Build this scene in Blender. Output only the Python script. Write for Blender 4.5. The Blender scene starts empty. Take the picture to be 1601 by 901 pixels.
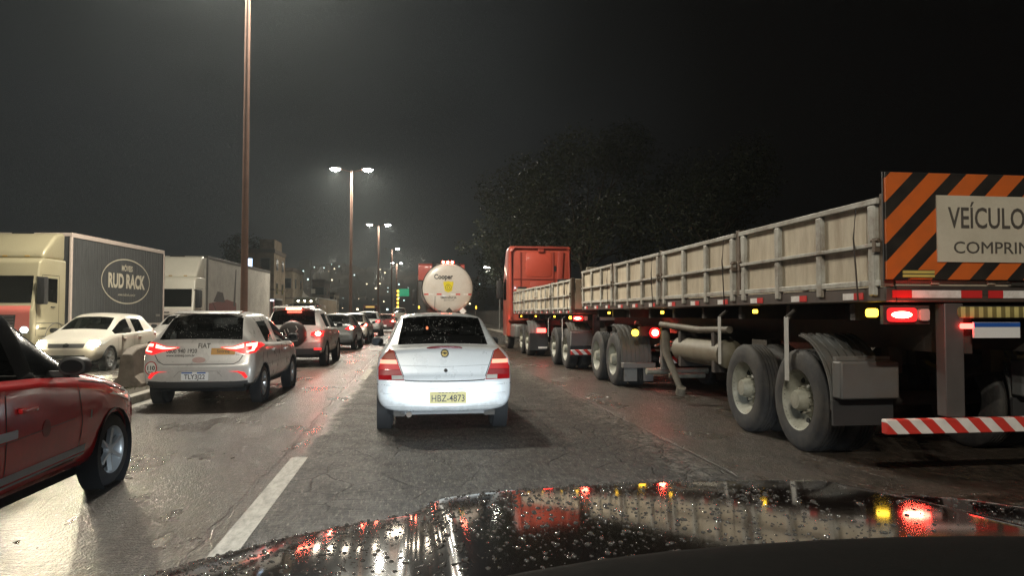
import bpy, bmesh, math, random
from mathutils import Vector, Matrix, Euler
from mathutils.bvhtree import BVHTree
R_ = math.radians
random.seed(7)
SC = bpy.context.scene
COL = SC.collection

# ------------------------------------------------------------------ camera, sky, exposure
CAM_H = 1.42
cam = bpy.data.objects.new('camera', bpy.data.cameras.new('camera'))
COL.objects.link(cam)
cam.location = (0, 0, CAM_H)
cam.rotation_euler = (R_(90 + 2.08), 0, -R_(7.59))
cam.data.lens = 26.0
cam.data.sensor_width = 36.0
cam.data.clip_start = 0.02
cam.data.clip_end = 4000
SC.camera = cam

W = bpy.data.worlds.new('World')
SC.world = W
W.use_nodes = True
def build_world():
    nt = W.node_tree; n = nt.nodes; l = nt.links
    n.clear()
    out = n.new('ShaderNodeOutputWorld'); bg = n.new('ShaderNodeBackground')
    tc = n.new('ShaderNodeTexCoord')
    dot = n.new('ShaderNodeVectorMath'); dot.operation = 'DOT_PRODUCT'
    nrm = n.new('ShaderNodeVectorMath'); nrm.operation = 'NORMALIZE'
    l.new(tc.outputs['Generated'], nrm.inputs[0])
    l.new(nrm.outputs[0], dot.inputs[0])
    d = Vector((-0.30, 0.92, 0.16)).normalized()
    dot.inputs[1].default_value = d
    mr = n.new('ShaderNodeMapRange'); mr.interpolation_type = 'SMOOTHSTEP'
    mr.inputs['From Min'].default_value = 0.74; mr.inputs['From Max'].default_value = 1.0
    l.new(dot.outputs['Value'], mr.inputs['Value'])
    no = n.new('ShaderNodeTexNoise'); no.inputs['Scale'].default_value = 3.2; no.inputs['Detail'].default_value = 5
    l.new(nrm.outputs[0], no.inputs['Vector'])
    nm = n.new('ShaderNodeMapRange'); nm.inputs['From Min'].default_value = 0.3; nm.inputs['From Max'].default_value = 0.75
    nm.inputs['To Min'].default_value = 0.5; nm.inputs['To Max'].default_value = 1.3
    l.new(no.outputs[0], nm.inputs['Value'])
    mul = n.new('ShaderNodeMath'); mul.operation = 'MULTIPLY'
    l.new(mr.outputs[0], mul.inputs[0]); l.new(nm.outputs[0], mul.inputs[1])
    mix = n.new('ShaderNodeMix'); mix.data_type = 'RGBA'
    mix.inputs['A'].default_value = (0.0020, 0.0017, 0.0016, 1)
    mix.inputs['B'].default_value = (0.015, 0.0165, 0.0172, 1)
    l.new(mul.outputs[0], mix.inputs['Factor'])
    # the night sky keeps a trace of the atmosphere above the mixed town glow
    l.new(mix.outputs['Result'], bg.inputs['Color'])
    bg.inputs['Strength'].default_value = 1.0
    l.new(bg.outputs[0], out.inputs['Surface'])
build_world()

SC.view_settings.view_transform = 'Standard'
SC.view_settings.look = 'None'
SC.view_settings.exposure = 0.0
SC.view_settings.gamma = 1.0
SC.view_settings.use_curve_mapping = False
SC.render.engine = 'CYCLES'
cy = SC.cycles
cy.use_denoising = True
try:
    cy.denoiser = 'OPENIMAGEDENOISE'
    cy.denoising_input_passes = 'RGB_ALBEDO_NORMAL'
    cy.denoising_prefilter = 'NONE'
except Exception:
    pass
cy.max_bounces = 6; cy.diffuse_bounces = 2; cy.glossy_bounces = 3
cy.transmission_bounces = 4; cy.transparent_max_bounces = 12
cy.sample_clamp_indirect = 4.0; cy.sample_clamp_direct = 0.0
cy.blur_glossy = 0.5
cy.use_light_tree = True
cy.caustics_reflective = False; cy.caustics_refractive = False

# ------------------------------------------------------------------ lamps of the place (strengths)
STREET_W = 2600.0          # each head of a mast lamp
STREET_COL = (1.0, 0.92, 0.76)

# ------------------------------------------------------------------ materials
MATS = {}
def M(name, col=(.5, .5, .5), rough=.5, metal=0.0, coat=0.0, var=0.18, vscale=6.0, bump=0.0, bscale=40.0,
      emit=None, estr=0.0, spec=0.5, inner=None, alpha=None, dirt=None, dirt_scale=2.5, dirt_amt=0.5, dstretch=None, grime=None):
    if name in MATS: return MATS[name]
    m = bpy.data.materials.new(name); m.use_nodes = True
    nt = m.node_tree; n = nt.nodes; l = nt.links
    b = n['Principled BSDF']
    b.inputs['Roughness'].default_value = rough
    b.inputs['Metallic'].default_value = metal
    b.inputs['Coat Weight'].default_value = coat
    b.inputs['Coat Roughness'].default_value = 0.06
    b.inputs['Specular IOR Level'].default_value = spec
    tc = n.new('ShaderNodeTexCoord')
    no = n.new('ShaderNodeTexNoise'); no.inputs['Scale'].default_value = vscale; no.inputs['Detail'].default_value = 6
    l.new(tc.outputs['Object'], no.inputs['Vector'])
    mix = n.new('ShaderNodeMix'); mix.data_type = 'RGBA'
    c = Vector(col[:3])
    mix.inputs['A'].default_value = (*(c * (1 - var)), 1)
    mix.inputs['B'].default_value = (*(Vector([min(1, q) for q in c * (1 + var * .6)])), 1)
    l.new(no.outputs[0], mix.inputs['Factor'])
    last = mix.outputs['Result']
    if dirt is not None:
        dn = n.new('ShaderNodeTexNoise'); dn.inputs['Scale'].default_value = dirt_scale; dn.inputs['Detail'].default_value = 8
        dn.inputs['Roughness'].default_value = .7
        if dstretch:
            dmp = n.new('ShaderNodeMapping'); dmp.inputs['Scale'].default_value = dstretch; l.new(tc.outputs['Object'], dmp.inputs[0]); l.new(dmp.outputs[0], dn.inputs['Vector'])
        else: l.new(tc.outputs['Object'], dn.inputs['Vector'])
        dr = n.new('ShaderNodeMapRange'); dr.inputs['From Min'].default_value = .42; dr.inputs['From Max'].default_value = .68
        dr.inputs['To Max'].default_value = dirt_amt
        l.new(dn.outputs[0], dr.inputs['Value'])
        dm = n.new('ShaderNodeMix'); dm.data_type = 'RGBA'
        l.new(dr.outputs[0], dm.inputs['Factor']); l.new(last, dm.inputs['A'])
        dm.inputs['B'].default_value = (*dirt, 1)
        last = dm.outputs['Result']
    if grime is not None:   # road spray dried on the lower panels, ragged upper edge
        gz0, gz1, gc, ga = grime
        gs = n.new('ShaderNodeSeparateXYZ'); l.new(tc.outputs['Object'], gs.inputs[0])
        gn = n.new('ShaderNodeTexNoise'); gn.inputs['Scale'].default_value = 4.5; gn.inputs['Detail'].default_value = 8; gn.inputs['Roughness'].default_value = .75
        l.new(tc.outputs['Object'], gn.inputs['Vector'])
        go = n.new('ShaderNodeMath'); go.operation = 'MULTIPLY_ADD'; l.new(gn.outputs[0], go.inputs[0]); go.inputs[1].default_value = .9; l.new(gs.outputs['Z'], go.inputs[2])
        gm = n.new('ShaderNodeMapRange'); gm.inputs['From Min'].default_value = gz1 + .45; gm.inputs['From Max'].default_value = gz0 + .45; gm.inputs['To Max'].default_value = ga
        l.new(go.outputs[0], gm.inputs['Value'])
        gx = n.new('ShaderNodeMix'); gx.data_type = 'RGBA'; l.new(gm.outputs[0], gx.inputs['Factor']); l.new(last, gx.inputs['A']); gx.inputs['B'].default_value = (*gc, 1)
        last = gx.outputs['Result']
    if inner is not None:
        ge = n.new('ShaderNodeNewGeometry')
        im = n.new('ShaderNodeMix'); im.data_type = 'RGBA'
        l.new(ge.outputs['Backfacing'], im.inputs['Factor']); l.new(last, im.inputs['A'])
        im.inputs['B'].default_value = (*inner, 1)
        last = im.outputs['Result']
    l.new(last, b.inputs['Base Color'])
    rr = n.new('ShaderNodeMapRange'); rr.inputs['To Min'].default_value = max(0.02, rough * .8); rr.inputs['To Max'].default_value = min(1, rough * 1.25)
    l.new(no.outputs[0], rr.inputs['Value']); l.new(rr.outputs[0], b.inputs['Roughness'])
    if bump > 0:
        bn = n.new('ShaderNodeTexNoise'); bn.inputs['Scale'].default_value = bscale; bn.inputs['Detail'].default_value = 4
        l.new(tc.outputs['Object'], bn.inputs['Vector'])
        bp = n.new('ShaderNodeBump'); bp.inputs['Strength'].default_value = bump; bp.inputs['Distance'].default_value = .01
        l.new(bn.outputs[0], bp.inputs['Height']); l.new(bp.outputs[0], b.inputs['Normal'])
    if emit is not None:
        b.inputs['Emission Color'].default_value = (*emit, 1)
        b.inputs['Emission Strength'].default_value = estr
    MATS[name] = m
    return m

def glass_mat(name, tint=(.25, .27, .28), rough=.03, drops=0.0):
    if name in MATS: return MATS[name]
    m = bpy.data.materials.new(name); m.use_nodes = True
    nt = m.node_tree; n = nt.nodes; l = nt.links
    n.remove(n['Principled BSDF']); out = n['Material Output']
    tr = n.new('ShaderNodeBsdfTransparent'); tr.inputs[0].default_value = (*tint, 1)
    gl = n.new('ShaderNodeBsdfGlossy'); gl.inputs['Roughness'].default_value = rough
    fr = n.new('ShaderNodeFresnel'); fr.inputs['IOR'].default_value = 1.6
    mx = n.new('ShaderNodeMixShader')
    l.new(fr.outputs[0], mx.inputs['Fac']); l.new(tr.outputs[0], mx.inputs[1]); l.new(gl.outputs[0], mx.inputs[2])
    last = mx.outputs[0]
    if drops > 0:   # beads of rain on the pane
        tc = n.new('ShaderNodeTexCoord')
        vo = n.new('ShaderNodeTexVoronoi'); vo.inputs['Scale'].default_value = 34
        vo.inputs['Randomness'].default_value = 1
        l.new(tc.outputs['Object'], vo.inputs['Vector'])
        ms = n.new('ShaderNodeMapRange'); ms.inputs['From Min'].default_value = .22; ms.inputs['From Max'].default_value = .12
        l.new(vo.outputs['Distance'], ms.inputs['Value'])
        ns = n.new('ShaderNodeTexNoise'); ns.inputs['Scale'].default_value = 5
        l.new(tc.outputs['Object'], ns.inputs['Vector'])
        m2 = n.new('ShaderNodeMapRange'); m2.inputs['From Min'].default_value = .4; m2.inputs['From Max'].default_value = .62
        l.new(ns.outputs[0], m2.inputs['Value'])
        mm = n.new('ShaderNodeMath'); mm.operation = 'MULTIPLY'
        l.new(ms.outputs[0], mm.inputs[0]); l.new(m2.outputs[0], mm.inputs[1])
        mm2 = n.new('ShaderNodeMath'); mm2.operation = 'MULTIPLY'; mm2.inputs[1].default_value = drops
        l.new(mm.outputs[0], mm2.inputs[0])
        df = n.new('ShaderNodeBsdfPrincipled'); df.inputs['Base Color'].default_value = (.7, .72, .7, 1); df.inputs['Roughness'].default_value = .2
        mx2 = n.new('ShaderNodeMixShader')
        l.new(mm2.outputs[0], mx2.inputs['Fac']); l.new(last, mx2.inputs[1]); l.new(df.outputs[0], mx2.inputs[2])
        last = mx2.outputs[0]
    l.new(last, out.inputs['Surface'])
    MATS[name] = m
    return m

def stripe_mat(name, ca, cb, ax, az, period, rough=.5, duty=.5, ay=0.0, shift=0.0, dirt=.25):
    """two colours in diagonal bands, fract((ax*x+ay*y+az*z)/period)"""
    if name in MATS: return MATS[name]
    m = bpy.data.materials.new(name); m.use_nodes = True
    nt = m.node_tree; n = nt.nodes; l = nt.links
    b = n['Principled BSDF']; b.inputs['Roughness'].default_value = rough
    tc = n.new('ShaderNodeTexCoord')
    d = n.new('ShaderNodeVectorMath'); d.operation = 'DOT_PRODUCT'
    d.inputs[1].default_value = (ax / period, ay / period, az / period)
    l.new(tc.outputs['Object'], d.inputs[0])
    ad = n.new('ShaderNodeMath'); ad.operation = 'ADD'; ad.inputs[1].default_value = 100 + shift
    l.new(d.outputs['Value'], ad.inputs[0])
    fr = n.new('ShaderNodeMath'); fr.operation = 'FRACT'; l.new(ad.outputs[0], fr.inputs[0])
    lt = n.new('ShaderNodeMath'); lt.operation = 'LESS_THAN'; lt.inputs[1].default_value = duty
    l.new(fr.outputs[0], lt.inputs[0])
    mix = n.new('ShaderNodeMix'); mix.data_type = 'RGBA'
    mix.inputs['A'].default_value = (*ca, 1); mix.inputs['B'].default_value = (*cb, 1)
    l.new(lt.outputs[0], mix.inputs['Factor'])
    no = n.new('ShaderNodeTexNoise'); no.inputs['Scale'].default_value = 7; no.inputs['Detail'].default_value = 8
    l.new(tc.outputs['Object'], no.inputs['Vector'])
    mr = n.new('ShaderNodeMapRange'); mr.inputs['From Min'].default_value = .4; mr.inputs['From Max'].default_value = .75
    mr.inputs['To Max'].default_value = dirt
    l.new(no.outputs[0], mr.inputs['Value'])
    m2 = n.new('ShaderNodeMix'); m2.data_type = 'RGBA'; l.new(mr.outputs[0], m2.inputs['Factor'])
    l.new(mix.outputs['Result'], m2.inputs['A']); m2.inputs['B'].default_value = (.09, .07, .05, 1)
    l.new(m2.outputs['Result'], b.inputs['Base Color'])
    MATS[name] = m
    return m

RUBBER = M('tyre rubber', (.028, .028, .03), .75, var=.35, vscale=9, bump=.25, bscale=60, dirt=(.09, .08, .065), dirt_scale=4, dirt_amt=.6)
ALLOY = M('alloy', (.55, .56, .57), .3, metal=.85, var=.2)
BLACKP = M('black plastic', (.022, .022, .023), .5, var=.3)
DARK = M('deep black interior', (.010, .010, .011), .8)  # one even black for linings, wheel wells and underbody
SEAT = M('seat cloth', (.02, .02, .022), .9)
SEAM = M('panel gap', (.012, .012, .012), .8)
CHROME = M('chrome', (.75, .75, .76), .12, metal=1)
GLASS = glass_mat('car glass', (.62, .65, .65))
GLASS_D = glass_mat('dark car glass', (.06, .065, .07))
GLASS_W = glass_mat('rain beaded glass', (.58, .60, .60), .05, drops=.9)
RED_L = M('red lens', (.30, .008, .012), .12, coat=.6, var=.3, vscale=30)
RED_ON = M('lit red lens', (.5, .02, .02), .2, emit=(1, .045, .035), estr=14)
RED_HOT = M('lit brake bulb', (.9, .3, .2), .2, emit=(1, .13, .08), estr=75)
RED_SOFT = M('glowing red lens', (.45, .01, .015), .2, emit=(1, .03, .03), estr=1.1)
AMB_SOFT = M('glowing amber lens', (.13, .028, .015), .4, emit=(1, .14, .06), estr=.12)
PINK_ON = M('lit pale red lens', (.9, .4, .35), .25, emit=(1, .34, .24), estr=5)
AMBER_ON = M('lit amber lens', (.7, .4, .02), .2, emit=(1, .58, .04), estr=7)
CLEAR_L = M('clear lens', (.45, .45, .42), .1, coat=.5)
HEAD_ON = M('lit headlamp', (.9, .9, .9), .2, emit=(1, .88, .62), estr=160)
HEAD_COOL = M('lit cool headlamp', (.9, .9, .9), .2, emit=(.75, .86, 1), estr=30)
MIRG = M('dark mirror glass', (.03, .032, .035), .08, metal=.6)
LETTER = M('black lettering', (.02, .02, .02), .5)

# ------------------------------------------------------------------ mesh helpers
def mkbvh(bm):
    bm.normal_update()
    return BVHTree.FromBMesh(bm)

class MB:
    def __init__(s): s.bm = bmesh.new()
    def box(s, c, d, rot=None, taper=None):
        m = Matrix.Translation(Vector(c)) @ (Euler(rot).to_matrix().to_4x4() if rot else Matrix()) @ Matrix.Diagonal((d[0], d[1], d[2], 1))
        bmesh.ops.create_cube(s.bm, size=1, matrix=m); return s
    def bx(s, x0, x1, y0, y1, z0, z1):
        return s.box(((x0 + x1) / 2, (y0 + y1) / 2, (z0 + z1) / 2), (abs(x1 - x0), abs(y1 - y0), abs(z1 - z0)))
    def cyl(s, p0, p1, r0, r1=None, n=16, caps=True):
        p0, p1 = Vector(p0), Vector(p1); r1 = r0 if r1 is None else r1
        d = p1 - p0
        m = Matrix.Translation((p0 + p1) / 2) @ d.to_track_quat('Z', 'Y').to_matrix().to_4x4()
        bmesh.ops.create_cone(s.bm, cap_ends=caps, segments=n, radius1=r0, radius2=r1, depth=d.length, matrix=m); return s
    def tube(s, pts, r, n=8):
        pts = [Vector(p) for p in pts]
        rings = []
        for i, p in enumerate(pts):
            t = (pts[min(i + 1, len(pts) - 1)] - pts[max(i - 1, 0)]).normalized()
            q = t.to_track_quat('Z', 'Y')
            rr = r[i] if isinstance(r, (list, tuple)) else r
            rings.append([s.bm.verts.new(p + q @ Vector((math.cos(2 * math.pi * k / n) * rr, math.sin(2 * math.pi * k / n) * rr, 0))) for k in range(n)])
        for a, b in zip(rings, rings[1:]):
            for k in range(n): s.bm.faces.new((a[k], a[(k + 1) % n], b[(k + 1) % n], b[k]))
        s.bm.faces.new(rings[0][::-1]); s.bm.faces.new(rings[-1]); return s
    def lathe(s, prof, c=(0, 0, 0), axis='X', n=32, flip=1, caps=False):
        """prof: (along, radius) list"""
        c = Vector(c); rings = []
        for a, r in prof:
            ring = []
            for k in range(n):
                t = 2 * math.pi * k / n; u, v = math.cos(t) * r, math.sin(t) * r
                p = {'X': (a * flip, u, v), 'Y': (u, a * flip, v), 'Z': (u, v, a * flip)}[axis]
                ring.append(s.bm.verts.new(c + Vector(p)))
            rings.append(ring)
        for a, b in zip(rings, rings[1:]):
            for k in range(n): s.bm.faces.new((a[k], a[(k + 1) % n], b[(k + 1) % n], b[k]))
        for ring, r in ((rings[0], prof[0][1]), (rings[-1], prof[-1][1])):
            if caps and r > 1e-3: s.bm.faces.new(ring)
        return s
    def prism(s, outline, x0, x1, plane='YZ', bev=0.0, seg=2):
        """outline of 2-D points, extruded from x0 to x1 across the plane"""
        b = bmesh.new()
        def mk(p, d): return {'YZ': (d, p[0], p[1]), 'XZ': (p[0], d, p[1]), 'XY': (p[0], p[1], d)}[plane]
        A = [b.verts.new(mk(p, x0)) for p in outline]; B = [b.verts.new(mk(p, x1)) for p in outline]
        k = len(outline)
        b.faces.new(A[::-1]); b.faces.new(B)
        for i in range(k): b.faces.new((A[i], A[(i + 1) % k], B[(i + 1) % k], B[i]))
        bmesh.ops.recalc_face_normals(b, faces=b.faces)
        if bev > 0:
            es = [e for e in b.edges if e.calc_face_angle(0) > .3]
            bmesh.ops.bevel(b, geom=es, offset=bev, segments=seg, profile=.5, affect='EDGES', clamp_overlap=True)
        me = bpy.data.meshes.new('tmp'); b.to_mesh(me); b.free()
        s.bm.from_mesh(me); bpy.data.meshes.remove(me); return s
    def quad(s, *pts):
        s.bm.faces.new([s.bm.verts.new(p) for p in pts]); return s
    def build(s, name, mat, parent=None, smooth=40, bevel=0.0, recalc=True):
        if recalc: bmesh.ops.recalc_face_normals(s.bm, faces=s.bm.faces)
        me = bpy.data.meshes.new(name); s.bm.to_mesh(me); s.bm.free()
        return link(name, me, mat, parent, smooth, bevel)

def link(name, me, mat, parent=None, smooth=40, bevel=0.0):
    o = bpy.data.objects.new(name, me); COL.objects.link(o)
    if mat: me.materials.clear(); me.materials.append(mat)
    if smooth:
        me.polygons.foreach_set('use_smooth', [True] * len(me.polygons))
        me.set_sharp_from_angle(angle=R_(smooth))
    if bevel:
        b = o.modifiers.new('bevel', 'BEVEL'); b.width = bevel; b.segments = 2; b.limit_method = 'ANGLE'; b.angle_limit = R_(50)
        b.harden_normals = False
    if parent: o.parent = parent
    return o

def thing(name, label, cat, loc=(0, 0, 0), rz=0.0, group=None):
    o = bpy.data.objects.new(name, None); COL.objects.link(o)
    o.location = loc; o.rotation_euler = (0, 0, rz); o.empty_display_size = .3
    o['label'] = label; o['category'] = cat
    if group: o['group'] = group
    return o
def tag(o, label, cat, group=None, kind=None):
    o['label'] = label; o['category'] = cat
    if group: o['group'] = group
    if kind: o['kind'] = kind
    return o
def struct(name, mb, mat, smooth=40, bevel=0.0):
    o = mb.build(name, mat, None, smooth, bevel); o['kind'] = 'structure'; return o
def kids(o): return [c for c in bpy.data.objects if c.parent == o]
def copy_tree(o, parent=None):
    c = o.copy(); COL.objects.link(c); c.parent = parent
    for ch in kids(o): copy_tree(ch, c)
    return c

def text_mesh(s, size, extrude=.002, sx=1.0, bold=0.0, align='CENTER', shear=0.0):
    cu = bpy.data.curves.new('lettering', 'FONT'); cu.body = s; cu.size = size; cu.extrude = extrude
    cu.align_x = align; cu.align_y = 'CENTER'; cu.offset = bold; cu.shear = shear; cu.resolution_u = 3
    o = bpy.data.objects.new('lettering', cu); COL.objects.link(o)
    me = bpy.data.meshes.new_from_object(o.evaluated_get(bpy.context.evaluated_depsgraph_get()))
    bpy.data.objects.remove(o); bpy.data.curves.remove(cu)
    for v in me.vertices: v.co.x *= sx
    return me
def text(s, size, loc, rot, mat, parent, **kw):
    """flat lettering; rot is an Euler for the lettering plane (text lies in its local XY)"""
    me = text_mesh(s, size, **kw)
    me.transform(Matrix.Translation(Vector(loc)) @ Euler(rot).to_matrix().to_4x4())
    return link('lettering', me, mat, parent, 0)
BACK = (R_(90), 0, 0)                 # readable from behind (-y side)
FRONT = (R_(90), 0, R_(180))          # readable from the +y side
RIGHT = (R_(90), 0, R_(90))           # readable from the +x side
LEFT = (R_(90), 0, R_(-90))           # readable from the -x side

# projection of flat outlines onto a body
DIRS = {'back': (Vector((0, 1, 0)), lambda a, b: Vector((a, -30, b))),
        'front': (Vector((0, -1, 0)), lambda a, b: Vector((a, 30, b))),
        'right': (Vector((-1, 0, 0)), lambda a, b: Vector((30, a, b))),
        'left': (Vector((1, 0, 0)), lambda a, b: Vector((-30, a, b))),
        'top': (Vector((0, 0, -1)), lambda a, b: Vector((a, b, 30)))}
def cast(bvh, a, b, side):
    d, f = DIRS[side]
    o = f(a, b); h = bvh.ray_cast(o, d)
    if h[0] is None:
        # just past the silhouette: take the closest point of the body
        best = None
        for t in range(0, 60):
            p = o + d * (27.0 + t * .1)
            q = bvh.find_nearest(p)
            if q[0] is not None and (best is None or q[3] < best[3]): best = q
        return best[0], best[1]
    return h[0], h[1]
def patch(bvh, outline, side, name, mat, parent, off=.006, step=.07, skirt=.012, smooth=40):
    bm = bmesh.new()
    f = bm.faces.new([bm.verts.new((a, b, 0)) for a, b in outline])
    bmesh.ops.triangulate(bm, faces=[f])
    for ax in (0, 1):
        lo = min(p[ax] for p in outline); hi = max(p[ax] for p in outline)
        k = int((hi - lo) / step)
        for i in range(1, k + 1):
            co = [0, 0, 0]; no = [0, 0, 0]; co[ax] = lo + (hi - lo) * i / (k + 1); no[ax] = 1
            bmesh.ops.bisect_plane(bm, geom=bm.verts[:] + bm.edges[:] + bm.faces[:], plane_co=co, plane_no=no)
    d = DIRS[side][0]
    nrm = {}
    for v in bm.verts:
        h, nn = cast(bvh, v.co.x, v.co.y, side)
        if nn.dot(d) > 0: nn = -nn
        v.co = h + nn * off; nrm[v] = nn
    bm.normal_update()
    bmesh.ops.recalc_face_normals(bm, faces=bm.faces)
    s = sum(fc.normal.dot(d) * fc.calc_area() for fc in bm.faces)
    if s > 0: bmesh.ops.reverse_faces(bm, faces=bm.faces)
    if skirt:
        be = [e for e in bm.edges if e.is_boundary]
        r = bmesh.ops.extrude_edge_only(bm, edges=be)
        for v in r['geom']:
            if isinstance(v, bmesh.types.BMVert):
                src = min(nrm, key=lambda q: (q.co - v.co).length_squared)
                v.co = v.co - nrm[src] * skirt
    me = bpy.data.meshes.new(name); bm.to_mesh(me); bm.free()
    return link(name, me, mat, parent, smooth)
def line(bvh, pts, side, width, name, mat, parent, off=.0025, step=.05):
    """thin strip following a polyline drawn on the body"""
    bm = bmesh.new()
    dd = []
    for (a, b) in zip(pts, pts[1:]):
        a, b = Vector(a), Vector(b); k = max(1, int((b - a).length / step))
        for i in range(k): dd.append(a.lerp(b, i / k))
    dd.append(Vector(pts[-1])); prev = None
    d = DIRS[side][0]
    for i, p in enumerate(dd):
        t = (dd[min(i + 1, len(dd) - 1)] - dd[max(i - 1, 0)]).normalized(); nn = Vector((-t.y, t.x)) * width / 2
        pair = []
        for q in (p + nn, p - nn):
            h, n3 = cast(bvh, q.x, q.y, side)
            if n3.dot(d) > 0: n3 = -n3
            pair.append(bm.verts.new(h + n3 * off))
        if prev: bm.faces.new((prev[0], prev[1], pair[1], pair[0]))
        prev = pair
    me = bpy.data.meshes.new(name); bm.to_mesh(me); bm.free()
    return link(name, me, mat, parent, 0)
def decal_text(bvh, s, size, a, b, side, mat, parent, off=.003, **kw):
    me = text_mesh(s, size, extrude=0, **kw)
    sg = {'back': 1, 'front': -1, 'right': 1, 'left': -1}[side]
    d = DIRS[side][0]
    for v in me.vertices:
        h, n3 = cast(bvh, a + v.co.x * sg, b + v.co.y, side)
        if n3.dot(d) > 0: n3 = -n3
        v.co = h + n3 * off
    return link('lettering', me, mat, parent, 0)
def ell(cx, cz, rx, rz, n=24, a0=0):
    return [(cx + rx * math.cos(2 * math.pi * k / n + a0), cz + rz * math.sin(2 * math.pi * k / n + a0)) for k in range(n)]
def rrect(x0, x1, z0, z1, r=.02, n=3):
    p = []
    for cx, cz, a in ((x1 - r, z1 - r, 0), (x0 + r, z1 - r, 90), (x0 + r, z0 + r, 180), (x1 - r, z0 + r, 270)):
        for k in range(n + 1):
            t = R_(a + 90 * k / n); p.append((cx + r * math.cos(t), cz + r * math.sin(t)))
    return p
def mirror(o): return [(-a, b) for a, b in o][::-1]

def lamp(kind, name, loc, energy, color, parent=None, rot=None, aim=None, size=.05, angle=120, blend=.5, spread=180):
    L = bpy.data.lights.new(name, kind); L.energy = energy; L.color = color
    if kind == 'SPOT': L.spot_size = R_(angle); L.spot_blend = blend; L.shadow_soft_size = size
    elif kind == 'POINT': L.shadow_soft_size = size
    else: L.shape = 'DISK'; L.size = size; L.spread = R_(spread)
    o = bpy.data.objects.new(name, L); COL.objects.link(o); o.location = loc
    if aim is not None: o.rotation_euler = (Vector(aim) - Vector(loc)).to_track_quat('-Z', 'Y').to_euler()
    if rot: o.rotation_euler = rot
    if parent: o.parent = parent
    return o

# ------------------------------------------------------------------ vehicles: shared builders
def hood(y, zb, w, zm, zbelt, zh, w7=None, w6=None, w5=None, crown=.02):
    w5 = w5 or .93 * w; w6 = w6 or .86 * w; w7 = w7 or .72 * w
    return (y, [(0, zb), (.80 * w, zb), (.965 * w, zb + .09), (w, zm), (.985 * w, zbelt), (w5, zh - .025), (w6, zh), (w7, zh + crown * .3), (w7 * .55, zh + crown * .8), (0, zh + crown)])
def cabin(y, zb, w, zm, zbelt, zr, zt, wr, w7=None, wg=None):
    w7 = w7 or wr - .09; wg = wg or .935 * w
    return (y, [(0, zb), (.80 * w, zb), (.965 * w, zb + .09), (w, zm), (.985 * w, zbelt - .03), (wg, zbelt), (wr, zr), (w7, zr + (zt - zr) * .62), (w7 * .55, zt - .006), (0, zt)])

def loft(stations, slots, crease=(), tcrease=(), subd=2):
    bm = bmesh.new(); cl = bm.edges.layers.float.new('crease_edge')
    K = len(stations[0][1]); rings = []
    for y, pts in stations:
        rings.append([bm.verts.new((x, y, z)) for x, z in pts] + [bm.verts.new((-x, y, z)) for x, z in pts[-2:0:-1]])
    n = len(rings[0])
    def strip(i): return i if i < K - 1 else n - 1 - i
    for j in range(len(rings) - 1):
        for i in range(n):
            f = bm.faces.new((rings[j][i], rings[j][(i + 1) % n], rings[j + 1][(i + 1) % n], rings[j + 1][i]))
            f.material_index = slots.get((j, strip(i)), 0)
    for r, fl in ((rings[0], 1), (rings[-1], 0)):
        for i in range(0, K - 1):
            a, b = r[i], r[i + 1]; ma = r[(n - i) % n]; mb = r[n - i - 1] if i + 1 < K - 1 else r[K - 1]
            vs = [a, b, mb, ma]; vs = [v for q, v in enumerate(vs) if v not in vs[:q]]
            if len(vs) > 2: bm.faces.new(vs if fl else vs[::-1])
    def setc(a, b, v):
        e = bm.edges.get((a, b))
        if e: e[cl] = v
    for j0, j1, k, v in crease:
        for j in range(j0, j1):
            for kk in {k, (n - k) % n}: setc(rings[j][kk], rings[j + 1][kk], v)
    for j, k0, k1, v in tcrease:
        for k in range(k0, k1):
            setc(rings[j][k], rings[j][k + 1], v); setc(rings[j][(n - k) % n], rings[j][n - k - 1], v)
    bmesh.ops.recalc_face_normals(bm, faces=bm.faces)
    me = bpy.data.meshes.new('tmp'); bm.to_mesh(me); bm.free()
    for q in range(6): me.materials.append(DARK)
    o = bpy.data.objects.new('tmp', me); COL.objects.link(o)
    sm = o.modifiers.new('s', 'SUBSURF'); sm.levels = subd; sm.render_levels = subd
    m2 = bpy.data.meshes.new_from_object(o.evaluated_get(bpy.context.evaluated_depsgraph_get()))
    bpy.data.objects.remove(o); bpy.data.meshes.remove(me)
    b2 = bmesh.new(); b2.from_mesh(m2); bpy.data.meshes.remove(m2)
    return b2

def carve_arches(bm, wheels, R):
    for (cx, cyy, cz) in wheels:
        sg = 1 if cx > 0 else -1
        dead = []
        for f in bm.faces:
            c = f.calc_center_median()
            if c.x * sg > .35 and math.hypot(c.y - cyy, c.z - cz) < R and c.z > cz - .30: dead.append(f)
        bmesh.ops.delete(bm, geom=dead, context='FACES')
        for v in bm.verts:
            if v.co.x * sg > .5 and v.is_boundary:
                d = math.hypot(v.co.y - cyy, v.co.z - cz)
                if d < R * 1.35 and d > .05 and v.co.z > cz - .2:
                    v.co.y = cyy + (v.co.y - cyy) * R / d; v.co.z = cz + (v.co.z - cz) * R / d

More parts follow.
